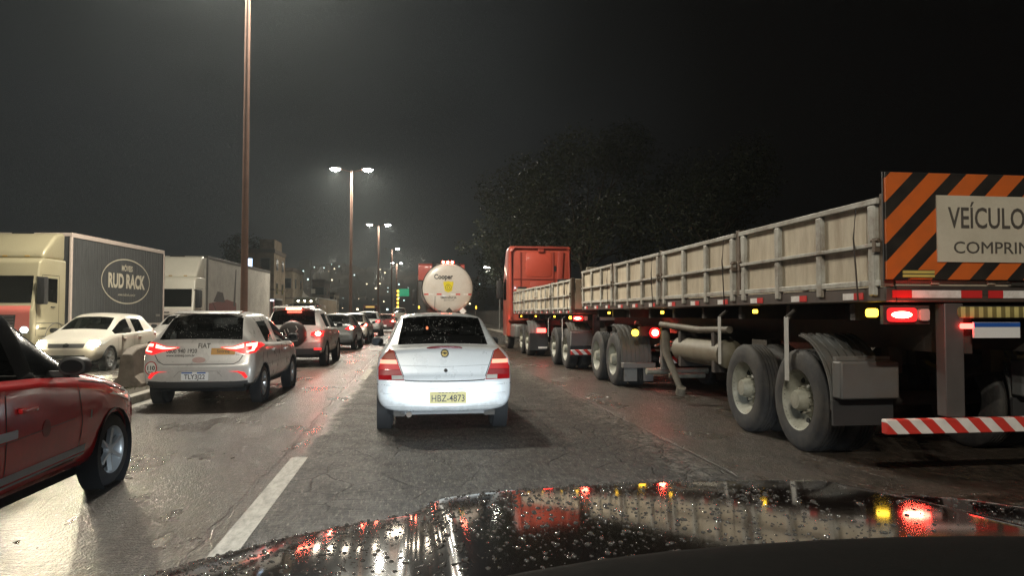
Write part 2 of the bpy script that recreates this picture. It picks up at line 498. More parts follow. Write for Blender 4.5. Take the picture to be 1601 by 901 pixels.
_WHEEL = {}
def wheel_mesh(r, w, style):
    key = (round(r, 3), round(w, 3), style)
    if key in _WHEEL: return _WHEEL[key]
    h = w / 2
    prof = [(-h + .01, .60 * r), (-h, .70 * r), (-h + .004, .88 * r), (-h + .025, .97 * r), (-h + .04, r)]
    k = 4
    for i in range(k):
        a = -h + .05 + (w - .10) * (i + .5) / k
        prof += [(a - .007, r), (a - .005, r - .008), (a + .005, r - .008), (a + .007, r)]
    prof += [(h - .04, r), (h - .025, .97 * r), (h - .004, .88 * r), (h, .72 * r), (h - .006, .665 * r), (h - .02, .64 * r)]
    ty = MB().lathe(prof, n=40)
    bmesh.ops.recalc_face_normals(ty.bm, faces=ty.bm.faces)
    tm = bpy.data.meshes.new('wheel'); ty.bm.to_mesh(tm); ty.bm.free()
    rm = MB()
    rm.lathe([(h - .006, .665 * r), (h - .012, .64 * r), (h - .03, .60 * r), (h - .09, .575 * r), (-h + .03, .57 * r)], n=36)
    ns = {'alloy': 5, 'cap': 8, 'star': 6}[style]
    rm.lathe([(h - .02, 0.0001), (h - .022, .12 * r), (h - .035, .16 * r), (h - .06, .17 * r)], n=20)
    for i in range(ns):
        t = 2 * math.pi * i / ns
        for dt in ((-.13, .13) if style == 'alloy' else (0,)):
            c0 = Vector((h - .04, math.cos(t + dt * .6) * .13 * r, math.sin(t + dt * .6) * .13 * r))
            c1 = Vector((h - .022, math.cos(t + dt) * .60 * r, math.sin(t + dt) * .60 * r))
            wd = {'alloy': .075, 'cap': .17, 'star': .12}[style] * r
            m = Matrix.Translation((c0 + c1) / 2) @ (c1 - c0).to_track_quat('Y', 'X').to_matrix().to_4x4() @ Matrix.Diagonal((.028, (c1 - c0).length, wd, 1))
            bmesh.ops.create_cube(rm.bm, size=1, matrix=m)
    bmesh.ops.recalc_face_normals(rm.bm, faces=rm.bm.faces)
    rme = bpy.data.meshes.new('rim'); rm.bm.to_mesh(rme); rm.bm.free()
    dm = MB().cyl((h - .10, 0, 0), (h - .085, 0, 0), .56 * r, n=28)
    dme = bpy.data.meshes.new('brake_disc'); dm.bm.to_mesh(dme); dm.bm.free()
    _WHEEL[key] = (tm, rme, dme)
    return _WHEEL[key]
def car_wheel(parent, x, y, r, w, style, rim=ALLOY, turn=0.0):
    tm, rme, dme = wheel_mesh(r, w, style)
    o = link('wheel', tm, RUBBER, parent, 35); o.location = (x, y, r)
    o.rotation_euler = (random.uniform(0, 6), 0, (0 if x > 0 else math.pi) + turn)
    link('rim', rme, rim, o, 35); link('brake_disc', dme, DARK, o, 35)
    return o

def simple_seats(root, y, z, w=.34, n=2, mat=SEAT, head=True):
    for sx in ((-w, w) if n == 2 else (0,)):
        b = MB().prism([(y, z - .28), (y + .45, z - .25), (y + .42, z - .14), (y + .06, z - .16), (y - .10, z + .40), (y - .20, z + .38), (y - .08, z - .2)], sx - .24, sx + .24, 'YZ', .03)
        if head: b.prism([(y - .20, z + .44), (y - .11, z + .44), (y - .13, z + .62), (y - .21, z + .62)], sx - .13, sx + .13, 'YZ', .03)
        b.build('seat', mat, root)

def build_car(name, label, cat, loc, rz, P, group=None):
    """generic passenger car with its tail at local y = 0, heading +y"""
    root = thing(name, label, cat, loc, rz, group)
    paint = P['paint']; L = P['L']
    S = P['stations']
    bm = loft(S, P['slots'], P.get('crease', ()), P.get('tcrease', ()), P.get('subd', 2))
    bvh = mkbvh(bm)
    r = P['r']; tw = P.get('tw', .19); tx = P['track'] / 2
    wh = [(sx * tx, yy, r) for sx in (-1, 1) for yy in P['axles']]
    carve_arches(bm, wh, r * P.get('arch', 1.13))
    # split by slot
    names = ['body', 'windscreen', 'rear_window', 'side_window', 'lower_trim', 'window_frame']
    mats = [paint, P.get('glass', GLASS), P.get('rglass', GLASS_W), P.get('sglass', GLASS), BLACKP, M('gloss black trim', (.008, .008, .009), .15, coat=.6, inner=(.01, .01, .01))]
    for s, (nm, mt) in enumerate(zip(names, mats)):
        b = bm.copy()
        bmesh.ops.delete(b, geom=[f for f in b.faces if f.material_index != s], context='FACES')
        if not b.faces: b.free(); continue
        if nm == 'side_window':   # one pane per opening
            left = set(b.faces)
            while left:
                st = [left.pop()]; isl = set(st)
                while st:
                    f = st.pop()
                    for e in f.edges:
                        for g in e.link_faces:
                            if g in left: left.discard(g); isl.add(g); st.append(g)
                c = bmesh.new(); mp = {}
                for f in isl:
                    vs = []
                    for v in f.verts:
                        if v not in mp: mp[v] = c.verts.new(v.co)
                        vs.append(mp[v])
                    c.faces.new(vs)
                me = bpy.data.meshes.new(nm); c.to_mesh(me); c.free()
                link(nm, me, mt, root, 60)
        else:
            for f in b.faces: f.material_index = 0
            me = bpy.data.meshes.new(nm); b.to_mesh(me)
            link(nm, me, mt, root, 50)
        b.free()
    bm.free()
    # wheel wells, underbody, cabin
    for cx, yy, cz in wh:
        sg = 1 if cx > 0 else -1
        MB().lathe([(.01, r * 1.16), (-.16, r * 1.16), (-.17, r * 1.1), (-.17, .0001)], c=(sg * tx, yy, cz), n=28, flip=sg).build('wheel_housing', DARK, root, 30)
    zb = P.get('zb', .25); w = P['w']
    MB().bx(-w * .78, w * .78, .25, L - .3, zb - .04, zb + .05).build('floor_pan', DARK, root, 0)
    y0, y1 = P['cab']
    zbelt = P['zbelt']
    MB().bx(-w * .80, w * .80, y0 + .35, y1 + .1, zb + .05, zbelt - .22).build('cabin_lining', DARK, root, 0)
    MB().prism([(y1 - .05, zbelt - .2), (y1 + .45, zbelt - .2), (y1 + .45, zbelt - .05), (y1 + .05, zbelt + .0)], -w * .78, w * .78, 'YZ', .03).build('dashboard', DARK, root)
    simple_seats(root, P.get('seat_y', (y0 + y1) / 2 + .15), zbelt - .18)
    bb = MB().prism([(y0 + .45, zbelt - .22), (y0 + .55, zbelt + .22), (y0 + .65, zbelt + .22), (y0 + .72, zbelt - .22)], -w * .68, w * .68, 'YZ', .03)
    for sx in (-.35, .35): bb.prism([(y0 + .53, zbelt + .22), (y0 + .60, zbelt + .22), (y0 + .60, zbelt + .34), (y0 + .53, zbelt + .34)], sx - .11, sx + .11, 'YZ', .02)
    bb.build('rear_seat', SEAT, root)
    for sx in (-1, 1):
        for yy in P['axles']:
            car_wheel(root, sx * (tx - tw / 2 - P.get('inset', .005)), yy, r, tw, P.get('rim', 'cap'), P.get('rim_mat', ALLOY), P.get('turn', 0) if yy > L / 2 else 0)
    # mirrors
    my = P.get('mirror_y', y1 - .10); mz = zbelt + .07
    for sx in (-1, 1):
        mb = MB().prism([(sx * (w + .085) + .092 * math.copysign(abs(math.cos(q)) ** .7, math.cos(q)), mz + .005 + .064 * math.copysign(abs(math.sin(q)) ** .7, math.sin(q))) for q in [2 * math.pi * k / 20 for k in range(20)]], my - .05, my + .06, 'XZ', .030, 3)
        mb.bx(sx * (w - .10), sx * (w + .06), my - .01, my + .04, mz - .07, mz - .03)
        mo = mb.build('door_mirror', P.get('mirror_mat', BLACKP), root, 50)
        MB().prism([(sx * (w + .085) + .075 * math.cos(q), mz + .005 + .048 * math.sin(q)) for q in [2 * math.pi * k / 20 for k in range(20)]], my - .0535, my - .0505, 'XZ').build('mirror_glass', MIRG, mo, 0)
    # door seams and handles
    for side in ('right', 'left'):
        for pts in P.get('seams', ()):
            line(bvh, pts, side, .009, 'door_seam', SEAM, root)
    for sx in (-1, 1):
        for (hy, hz) in P.get('handles', ()):
            h, nn = cast(bvh, hy, hz, 'right' if sx > 0 else 'left')
            MB().prism([(hy - .10, hz - .018), (hy + .10, hz - .018), (hy + .10, hz + .012), (hy - .10, hz + .018)], h.x - .01 * sx, h.x + .030 * sx, 'YZ', .008).build('door_handle', P.get('handle_mat', paint), root)
    return root, bvh

def hatch_P(L=4.0, w=.85, h=1.48, paint=None, r=.30, wb=2.50, ro=.72, rake=.50, belt=.93, hl=1.0, frames=False, **kw):
    t = h / 1.48
    ax = (ro, ro + wb)
    zb = kw.pop('zb', .26 * t)
    y1 = L - hl
    hb = .97 * t
    st = [hood(0.00, zb + .06, w * .86, .46 * t, .55 * t, .60 * t),
          hood(0.035, zb, w * .955, .48 * t, .62 * t, .69 * t),
          hood(0.085, zb, w * .985, .52 * t, .76 * t, .86 * t, w7=w * .74, w6=w * .84),
          hood(0.13, zb, w * .99, .56 * t, .85 * t, 1.02 * t, w7=w * .745, w6=w * .84),
          cabin(0.13 + rake * .85, zb, w, .58 * t, belt * t + .05, 1.33 * t, h - .02, w * .70, w7=w * .63),
          cabin(0.62 + rake * .62, zb, w, .58 * t, belt * t + .03, 1.37 * t, h, w * .71),
          cabin(1.72, zb, w, .58 * t, belt * t, 1.395 * t, h + .01, w * .72),
          cabin(1.83, zb, w, .58 * t, belt * t, 1.395 * t, h + .01, w * .72),
          cabin(y1 - .62 * min(1, 1.15 / hl), zb, w, .58 * t, belt * t - .01, 1.355 * t, h - .025, w * .70),
          hood(y1 + .08, zb, w, .58 * t, .86 * t, hb, w7=w * .75, w6=w * .86, crown=.035),
          hood(L - .45 * hl, zb, w * .985, .56 * t, .76 * t, .88 * t, crown=.04),
          hood(L - .14, zb, w * .93, .50 * t, .66 * t, .76 * t, crown=.04),
          hood(L - .04, zb + .02, w * .84, .46 * t, .56 * t, .63 * t),
          hood(L, zb + .06, w * .74, .42 * t, .48 * t, .54 * t)]
    sl = {(3, 7): 2, (3, 8): 2, (8, 7): 1, (8, 8): 1, (5, 5): 3, (7, 5): 3, (8, 5): 3}
    for j in range(len(st) - 1): sl[(j, 0)] = 4
    if not frames: sl[(1, 1)] = sl[(0, 1)] = sl[(2, 1)] = 4
    if frames:
        for j in range(4, 9): sl[(j, 6)] = 5
        sl[(6, 5)] = 5; sl[(8, 5)] = 3
    d = dict(L=L, w=w, stations=st, slots=sl, paint=paint, r=r, track=2 * w - .02, axles=ax, zb=zb, zbelt=belt * t, cab=(.2, y1 - .25),
             crease=[(2, 10, 4, .35), (3, 5, 7, .5), (8, 9, 7, .4), (4, 9, 5, .5)], tcrease=[(3, 5, 9, .5), (1, 3, 9, .4), (4, 6, 9, .3)],
             seams=[[(y1 - .05, .33 * t), (y1 - .05, .86 * t)], [(1.78, .33 * t), (1.76, .90 * t)], [(.95, .70 * t), (1.05, .55 * t), (1.18, .36 * t)], [(1.18, .335 * t), (y1 - .05, .335 * t)]],
             handles=[(1.42, .83 * t), (2.42, .80 * t)])
    d.update(kw)
    return d

def tail_outline(w, z0, z1, kind):
    if kind == 'tall': return [(w * .80, z0), (w * .99, z0 + .03), (w * .99, z1 - .03), (w * .90, z1), (w * .78, z1 - .04)]
    return [(w * .52, z0 + .05), (w * .72, z0), (w * .99, z0 + .02), (w * .99, z1), (w * .70, z1 - .02)]

def rear_lights(root, bvh, outline, lit, hot=None, mat=RED_L):
    for sx in (-1, 1):
        o = outline if sx > 0 else mirror(outline)
        t = patch(bvh, o, 'back', 'tail_light', mat, root, off=.012)
        for q in lit or ():
            patch(bvh, q if sx > 0 else mirror(q), 'back', 'lit_bulb', RED_ON, t, off=.016, skirt=.008)
        for q in hot or ():
            patch(bvh, q if sx > 0 else mirror(q), 'back', 'lit_bulb', RED_HOT, t, off=.018, skirt=.008)

def plate(bvh, root, x, z, w, h, side, mat, txt=None, size=.075, off=.02, sx=.9):
    p = patch(bvh, rrect(x - w / 2, x + w / 2, z - h / 2, z + h / 2, .012), side, 'licence_plate', mat, root, off=off, skirt=.025, step=.5)
    if txt: decal_text(bvh, txt, size, x, z - .012, side, LETTER, p, off=off + .003, sx=sx, bold=.001)
    return p

def front_details(root, bvh, w, t, L, lit=None, plate_txt=None, grille=True):
    hl = [(w * .52, .62 * t), (w * .93, .66 * t), (w * .97, .78 * t), (w * .84, .80 * t), (w * .56, .72 * t)]
    for sx in (-1, 1):
        q = patch(bvh, hl if sx > 0 else mirror(hl), 'front', 'headlight', CLEAR_L if lit is None else lit, root, off=.008)
    patch(bvh, [(-w * .50, .60 * t), (w * .50, .60 * t), (w * .52, .70 * t), (-w * .52, .70 * t)], 'front', 'grille', BLACKP, root, off=.006)
    patch(bvh, [(-w * .60, .30 * t), (w * .60, .30 * t), (w * .55, .42 * t), (-w * .55, .42 * t)], 'front', 'lower_grille', BLACKP, root, off=.006)
    if plate_txt: plate(bvh, root, 0, .50 * t, .40, .13, 'front', M('grey plate', (.55, .55, .55), .4), plate_txt)

# ------------------------------------------------------------------ the setting: roads, median, pavement, hill
def road_mat(name, kind):
    m = bpy.data.materials.new(name); m.use_nodes = True
    nt = m.node_tree; n = nt.nodes; l = nt.links
    b = n['Principled BSDF']
    tc = n.new('ShaderNodeTexCoord'); sp = n.new('ShaderNodeSeparateXYZ'); l.new(tc.outputs['Object'], sp.inputs[0])
    def noise(scale, detail=5, vec=None, sx=None, rough=.55):
        q = n.new('ShaderNodeTexNoise'); q.inputs['Scale'].default_value = scale; q.inputs['Detail'].default_value = detail; q.inputs['Roughness'].default_value = rough
        src = tc.outputs['Object']
        if sx:
            mp = n.new('ShaderNodeMapping'); mp.inputs['Scale'].default_value = sx; l.new(src, mp.inputs[0]); src = mp.outputs[0]
        l.new(src, q.inputs['Vector']); return q.outputs[0]
    def rng(v, a, c, lo=0, hi=1, smooth=False):
        q = n.new('ShaderNodeMapRange'); q.inputs['From Min'].default_value = a; q.inputs['From Max'].default_value = c
        q.inputs['To Min'].default_value = lo; q.inputs['To Max'].default_value = hi
        if smooth: q.interpolation_type = 'SMOOTHSTEP'
        l.new(v, q.inputs['Value']); return q.outputs[0]
    def math_(op, a, c=None):
        q = n.new('ShaderNodeMath'); q.operation = op
        for i, v in enumerate((a, c)):
            if v is None: continue
            if isinstance(v, (int, float)): q.inputs[i].default_value = v
            else: l.new(v, q.inputs[i])
        return q.outputs[0]
    def mixc(f, a, c):
        q = n.new('ShaderNodeMix'); q.data_type = 'RGBA'
        if isinstance(f, float): q.inputs['Factor'].default_value = f
        else: l.new(f, q.inputs['Factor'])
        for key, v in (('A', a), ('B', c)):
            if isinstance(v, tuple): q.inputs[key].default_value = (*v, 1)
            else: l.new(v, q.inputs[key])
        return q.outputs['Result']
    x = sp.outputs['X']; y = sp.outputs['Y']
    wob = rng(noise(.8, 3), .2, .8, -.16, .16)
    xw = math_('ADD', x, wob)
    patchy = noise(.55, 6, sx=(1, .35, 1)); fine = noise(26, 4, sx=(1, .35, 1), rough=.7); grit = noise(70, 2, sx=(1, .2, 1))
    stones = n.new('ShaderNodeTexVoronoi'); stones.inputs['Scale'].default_value = 70; l.new(tc.outputs['Object'], stones.inputs['Vector'])
    if kind == 'road':
        mid = math_('MULTIPLY', rng(xw, -1.15, -1.0, smooth=True), rng(xw, 2.95, 2.65, smooth=True))
        rgt = rng(xw, 2.7, 3.0, smooth=True)
        c = mixc(patchy, (.036, .029, .022), (.066, .052, .038))
        c = mixc(mid, c, mixc(patchy, (.060, .055, .048), (.105, .096, .082)))
        c = mixc(rgt, c, mixc(patchy, (.065, .048, .037), (.115, .086, .064)))
        # wheel tracks, oily lane centres
        # crazed and cracked surfacing of the middle lane
        dn = n.new('ShaderNodeMix'); dn.data_type = 'VECTOR'; dn.inputs['Factor'].default_value = .12
        nz = n.new('ShaderNodeTexNoise'); nz.inputs['Scale'].default_value = 3; nz.inputs['Detail'].default_value = 5; l.new(tc.outputs['Object'], nz.inputs['Vector'])
        l.new(tc.outputs['Object'], dn.inputs['A']); l.new(nz.outputs['Color'], dn.inputs['B'])
        def cracks(scale, wd):
            vo = n.new('ShaderNodeTexVoronoi'); vo.feature = 'DISTANCE_TO_EDGE'; vo.inputs['Scale'].default_value = scale
            l.new(dn.outputs['Result'], vo.inputs['Vector'])
            return rng(vo.outputs['Distance'], wd, 0.0)
        ck = math_('MULTIPLY', cracks(2.6, .034), rng(noise(.6, 4), .42, .56))
        ck2 = math_('MULTIPLY', cracks(6.2, .055), rng(noise(.8, 4, sx=(1, .5, 1)), .54, .66))
        band = math_('MULTIPLY', rng(xw, 1.9, 2.6, smooth=True), rng(xw, 3.05, 2.85))
        band_c = math_('MULTIPLY', band, cracks(5.5, .05))
        ckm = math_('MULTIPLY', math_('MAXIMUM', ck, ck2), math_('MAXIMUM', mid, .15))
        ckm = math_('MAXIMUM', ckm, math_('MULTIPLY', band_c, .9))
        # long seam between the lanes
        seam = math_('MULTIPLY', rng(math_('ABSOLUTE', math_('SUBTRACT', math_('ADD', x, rng(noise(1.3, 4), .2, .8, -.05, .05)), 2.83)), .022, .012), 1.0)
        seam2 = rng(math_('ABSOLUTE', math_('SUBTRACT', math_('ADD', x, rng(noise(1.7, 4), .2, .8, -.05, .05)), -1.30)), .022, .010)
        ckm = math_('MAXIMUM', ckm, math_('MAXIMUM', seam, math_('MULTIPLY', seam2, .8)))
        # worn paint: the line left of the middle lane and the smeared one on the right
        worn = math_('MULTIPLY', rng(math_('ABSOLUTE', math_('SUBTRACT', xw, -1.06)), .10, .06), rng(noise(5, 6), .40, .60))
        worn = math_('MULTIPLY', worn, rng(y, 8.4, 9.6))
        worn2 = math_('MULTIPLY', rng(math_('ABSOLUTE', math_('SUBTRACT', xw, 2.62)), .42, .05, smooth=True), rng(noise(9, 7, sx=(.7, 1.6, 1), rough=.7), .40, .66))
        c = mixc(math_('MULTIPLY', worn, .8), c, (.34, .32, .27))
        c = mixc(math_('MULTIPLY', worn2, .95), c, (.40, .365, .315))
        c = mixc(math_('MULTIPLY', ckm, .92), c, (.006, .006, .006))
        pale = rng(noise(26, 2), .66, .74)
        c = mixc(math_('MULTIPLY', pale, .30), c, (.16, .145, .12))
        ro = rng(noise(1.4, 6, sx=(1, .4, 1)), .3, .7, .22, .40)
        ro_m = rng(noise(2.2, 6), .3, .7, .46, .66)
        q = n.new('ShaderNodeMix'); q.data_type = 'FLOAT'; l.new(mid, q.inputs[0]); l.new(ro, q.inputs[2]); l.new(ro_m, q.inputs[3])
        rough = q.outputs[0]
        bs = rng(mid, 0, 1, .62, .95)
        bs = math_('MAXIMUM', bs, math_('MULTIPLY', rgt, .75))
        sk = n.new('ShaderNodeTexVoronoi'); sk.inputs['Scale'].default_value = 30
        skm = n.new('ShaderNodeMapping'); skm.inputs['Scale'].default_value = (1, .3, 1); l.new(tc.outputs['Object'], skm.inputs[0]); l.new(skm.outputs[0], sk.inputs['Vector'])
        skx = n.new('ShaderNodeSeparateColor'); l.new(sk.outputs['Color'], skx.inputs[0])
        wet_glint = math_('MULTIPLY', rng(sk.outputs['Distance'], .34, .16), rng(skx.outputs[0], .80, .90))  # pale specks put wet glints into the road colour
        c = mixc(math_('MULTIPLY', wet_glint, .7), c, (.40, .37, .32))
        gr1 = noise(16, 6, sx=(1, .30, 1), rough=.75); gr2 = noise(46, 3, sx=(1, .16, 1), rough=.8); gr3 = noise(2.6, 6, sx=(1, .4, 1), rough=.7)
        c = mixc(rng(gr3, .46, .66, 0, .55), c, (.020, .017, .014))
        c = mixc(rng(gr1, .43, .57, 0, .78), c, (.012, .011, .010))
        c = mixc(rng(gr2, .54, .64, 0, .62), c, (.20, .18, .15))
        streak = noise(11, 5, sx=(.45, 2.6, 1), rough=.7)
        c = mixc(rng(streak, .35, .75, 0, .45), c, (.018, .015, .012))
    elif kind == 'pave':
        c = mixc(patchy, (.10, .09, .078), (.19, .17, .145)); rough = rng(patchy, .3, .7, .45, .8); bs = rng(patchy, 0, 1, .3, .5)
        ckm = None
    elif kind == 'dirt':
        c = mixc(patchy, (.035, .028, .018), (.075, .060, .040)); rough = rng(patchy, .3, .7, .7, .95); bs = rng(patchy, 0, 1, .8, 1.0)
        ckm = None
    l.new(c, b.inputs['Base Color']); l.new(rough, b.inputs['Roughness'])
    h = math_('ADD', math_('MULTIPLY', fine, .8), math_('MULTIPLY', grit, .45))
    if kind == 'road': h = math_('ADD', h, math_('MULTIPLY', streak, 1.6))
    h = math_('ADD', h, math_('MULTIPLY', rng(stones.outputs['Distance'], 0, .6), .45))
    if kind == 'road': h = math_('SUBTRACT', h, math_('MULTIPLY', ckm, 1.4))
    bp = n.new('ShaderNodeBump'); bp.inputs['Distance'].default_value = .03
    l.new(bs, bp.inputs['Strength']); l.new(h, bp.inputs['Height']); l.new(bp.outputs[0], b.inputs['Normal'])
    b.inputs['Specular IOR Level'].default_value = .35
    if kind == 'road':
        l.new(rng(mid, 0, 1, .38, .26), b.inputs['Specular IOR Level'])
    return m
ROAD = road_mat('wet asphalt', 'road'); PAVE = road_mat('damp pavement', 'pave'); DIRT = road_mat('soil', 'dirt')
ROADL = road_mat('wet asphalt of far carriageway', 'road')
CONC = M('weathered concrete', (.20, .165, .13), .8, var=.4, vscale=3, bump=.5, bscale=25, dirt=(.05, .04, .03), dirt_scale=2.2, dirt_amt=.85)
KERB = M('kerb concrete', (.36, .33, .28), .7, var=.35, vscale=3, bump=.3, bscale=30, dirt=(.08, .07, .05), dirt_scale=3, dirt_amt=.8)
PAINT = M('worn road paint', (.30, .28, .235), .6, var=.35, vscale=9, bump=.4, bscale=40, dirt=(.07, .062, .052), dirt_scale=7, dirt_amt=.95, dstretch=(2, .6, 1))

def sheet(name, x0, x1, y0, y1, z, mat):
    return struct(name, MB().quad((x0, y0, z), (x1, y0, z), (x1, y1, z), (x0, y1, z)), mat, 0)
XL, XR = -4.40, 6.95
sheet('ground', -900, 900, -60, 1500, -.02, DIRT)
sheet('road', XL, XR, -40, 420, 0, ROAD)
ocr = sheet('oncoming_road', -15.9, -5.75, -40, 420, 0, ROADL)
# the median between the carriageways: kerbs, a strip of soil
struct('kerb', MB().bx(XL - .16, XL, -40, 420, -.05, .13), KERB, 40, .02)
struct('kerb', MB().bx(-5.75, -5.59, -40, 420, -.05, .13), KERB, 40, .02)
struct('median_strip', MB().bx(-5.59, XL - .16, -40, 420, -.05, .10), DIRT, 0)
struct('kerb', MB().bx(XR, XR + .16, -40, 420, -.05, .14), KERB, 40, .02)
struct('pavement', MB().bx(XR + .16, 10.2, -40, 420, -.05, .12), PAVE, 0)
struct('kerb', MB().bx(-16.06, -15.9, -40, 420, -.05, .14), KERB, 40, .02)
struct('pavement', MB().bx(-19.0, -16.06, -40, 420, -.05, .12), PAVE, 0)
# painted dash between the left and the middle lane, and worn dashes farther on
sheet('lane_marking', -1.19, -1.03, 2.6, 7.62, .004, PAINT)
sheet('lane_marking', -1.17, -1.02, 16.5, 19.5, .004, PAINT)
sheet('lane_marking', -1.17, -1.02, 26, 29.5, .004, PAINT)
sheet('lane_marking', -1.17, -1.02, 36, 39.5, .004, PAINT)
sheet('lane_marking', -4.34, -4.22, 8.0, 60.0, .004, PAINT)

def hills():
    bm = bmesh.new(); n = 60; rows = []
    for j in range(14):
        v = j / 13; y = 330 + 330 * v; row = []
        for i in range(n + 1):
            x = -420 + 760 * i / n
            prof = 34 * math.exp(-((x + 70) / 120) ** 2) + 24 * math.exp(-((x + 260) / 110) ** 2) + 13 * math.exp(-((x - 110) / 120) ** 2)
            hh = prof * math.sin(min(1, v * 1.25) * math.pi / 2) ** 1.3
            hh += 2.4 * math.sin(x * .051 + j) * math.sin(x * .013 + 1.3 * j) * v
            row.append(bm.verts.new((x, y, hh - .5)))
        rows.append(row)
    for a, c in zip(rows, rows[1:]):
        for i in range(n): bm.faces.new((a[i], a[i + 1], c[i + 1], c[i]))
    bvh = mkbvh(bm)
    me = bpy.data.meshes.new('hill'); bm.to_mesh(me); bm.free()
    o = link('hill', me, M('hill scrub', (.05, .048, .04), .95, var=.5, vscale=.05), None, 30); o['kind'] = 'structure'
    # the far town on its slope reads as one mass of specks
    rnd = random.Random(5)
    hs = MB(); lt = MB(); lc = MB()
    for k in range(240):
        y = rnd.uniform(340, 560); px = rnd.uniform(-.155, .06) if rnd.random() < .85 else rnd.uniform(.06, .10)
        x = px * y
        h = bvh.ray_cast(Vector((x, y, 200)), Vector((0, 0, -1)))
        if h[0] is None: continue
        w = rnd.uniform(5, 9); d = rnd.uniform(5, 8); t = rnd.uniform(3, 6.5); z = h[0].z
        hs.bx(x - w / 2, x + w / 2, y - d / 2, y + d / 2, z - 3, z + t)
        if rnd.random() < .62:
            a = rnd.uniform(.25, .75) ** 1.5 * 1.4; q = lt if rnd.random() < .5 else lc
            cx = x + rnd.uniform(-w * .3, w * .3); cz = z + t * rnd.uniform(.4, .95)
            q.bx(cx - a / 2, cx + a / 2, y - d / 2 - .12, y - d / 2 - .02, cz - a / 2, cz + a / 2)
    ho = hs.build('hillside_town', M('hillside render', (.09, .08, .07), .9, var=.3, vscale=.1), None, 0)
    tag(ho, 'distant town spread over the dark hillside, its lit windows like specks', 'hillside town', kind='stuff')
    for k in range(9):
        y = 360 + 22 * k; x = y * (-.14 + .019 * ((k * 5) % 9))
        h = bvh.ray_cast(Vector((x, y, 200)), Vector((0, 0, -1)))
        if h[0] is not None: lamp('POINT', 'hill_fill_light', (x, y - 6, h[0].z + 14), 3800, (1, .85, .65), ho, size=1.5)  # added fill lights to brighten the slope, not lamps of the town
    c1 = lt.build('window_light', M('warm far windows', (.5, .4, .3), emit=(1, .80, .52), estr=4.0), ho, 0); c1['kind'] = 'stuff'
    c2 = lc.build('window_light', M('cool far windows', (.4, .5, .5), emit=(.70, .92, .92), estr=3.5), ho, 0); c2['kind'] = 'stuff'
hills()

# ------------------------------------------------------------------ mast lamps of the median (their light belongs to them)
MAST = M('rust stained mast steel', (.17, .095, .07), .55, metal=.2, var=.3, vscale=1.5, dirt=(.09, .05, .035), dirt_scale=1.2, dirt_amt=.7)
LAMP_ON = M('lit street lamp lens', (.9, .9, .8), .3, emit=(1, .97, .84), estr=150)
LAMPH = M('lamp housing', (.25, .25, .24), .5)
def mast(label, x, y, h, lit=(1, 1), watts=STREET_W, r=.13):
    t = thing('street_lamp', label, 'street lamp', (x, y, .1), 0, 'tall lamp masts standing along the median')
    MB().cyl((0, 0, 0), (0, 0, h), r, r * .62, 18).cyl((0, 0, 0), (0, 0, .03), r * 2.1, n=18).build('mast', MAST, t, 40)
    ar = MB().tube([(-.95, 0, h + .12), (0, 0, h - .12), (.95, 0, h + .12)], .045, 10)
    ar.build('arm', MAST, t)
    for sx, on in zip((-1, 1), lit):
        hd = MB().prism([(-.55, 0), (.40, 0), (.40, .06), (.1, .13), (-.45, .12)], -.17, .17, 'XZ', .03)
        hd.bm.transform(Matrix.Translation((sx * 1.25, 0, h + .10)) @ Matrix.Diagonal((sx, 1, 1, 1)))
        ho = hd.build('lamp_head', LAMPH, t, 40)
        le = MB().lathe([(-.16, .0001), (-.14, .12), (-.09, .20), (-.0, .25)], c=(0, 0, 0), axis='Z', n=20)
        le.bm.transform(Matrix.Translation((sx * 1.22, 0, h + .097)) @ Matrix.Diagonal((1.6, 1.0, 1.15, 1)))
        le.build('lens', LAMP_ON if on else CLEAR_L, ho, 40, .02)
        if on and watts > 0:
            lamp('AREA', 'lamp_light', (sx * 1.25, 0, h - .08), watts, STREET_COL, t, rot=(0, 0, 0), size=.36)
    return t
mast('tall bare lamp mast rising out of the top of the photo beside the silver hatchback', -4.72, 21.6, 12.4, r=.105)
mast('twin headed lamp mast, both heads glaring, tallest whose lamps are in view', -4.75, 57.5, 12.4)
mast('twin headed lamp mast with a dim left head, second of those whose lamps show', -4.70, 101.0, 13.4, lit=(1, 1), watts=1300, r=.15)
mast('lamp mast with one lit head on its right, third of those whose lamps show', -4.65, 160.0, 15.4, lit=(0, 1), watts=1500, r=.19)
mast('small distant twin headed lamp mast, lowest of the row along the median', -4.65, 207.0, 15.6, watts=1500, r=.24)
mast('tall lamp mast of the median standing behind the camera', -4.95, -11.5, 12.4)

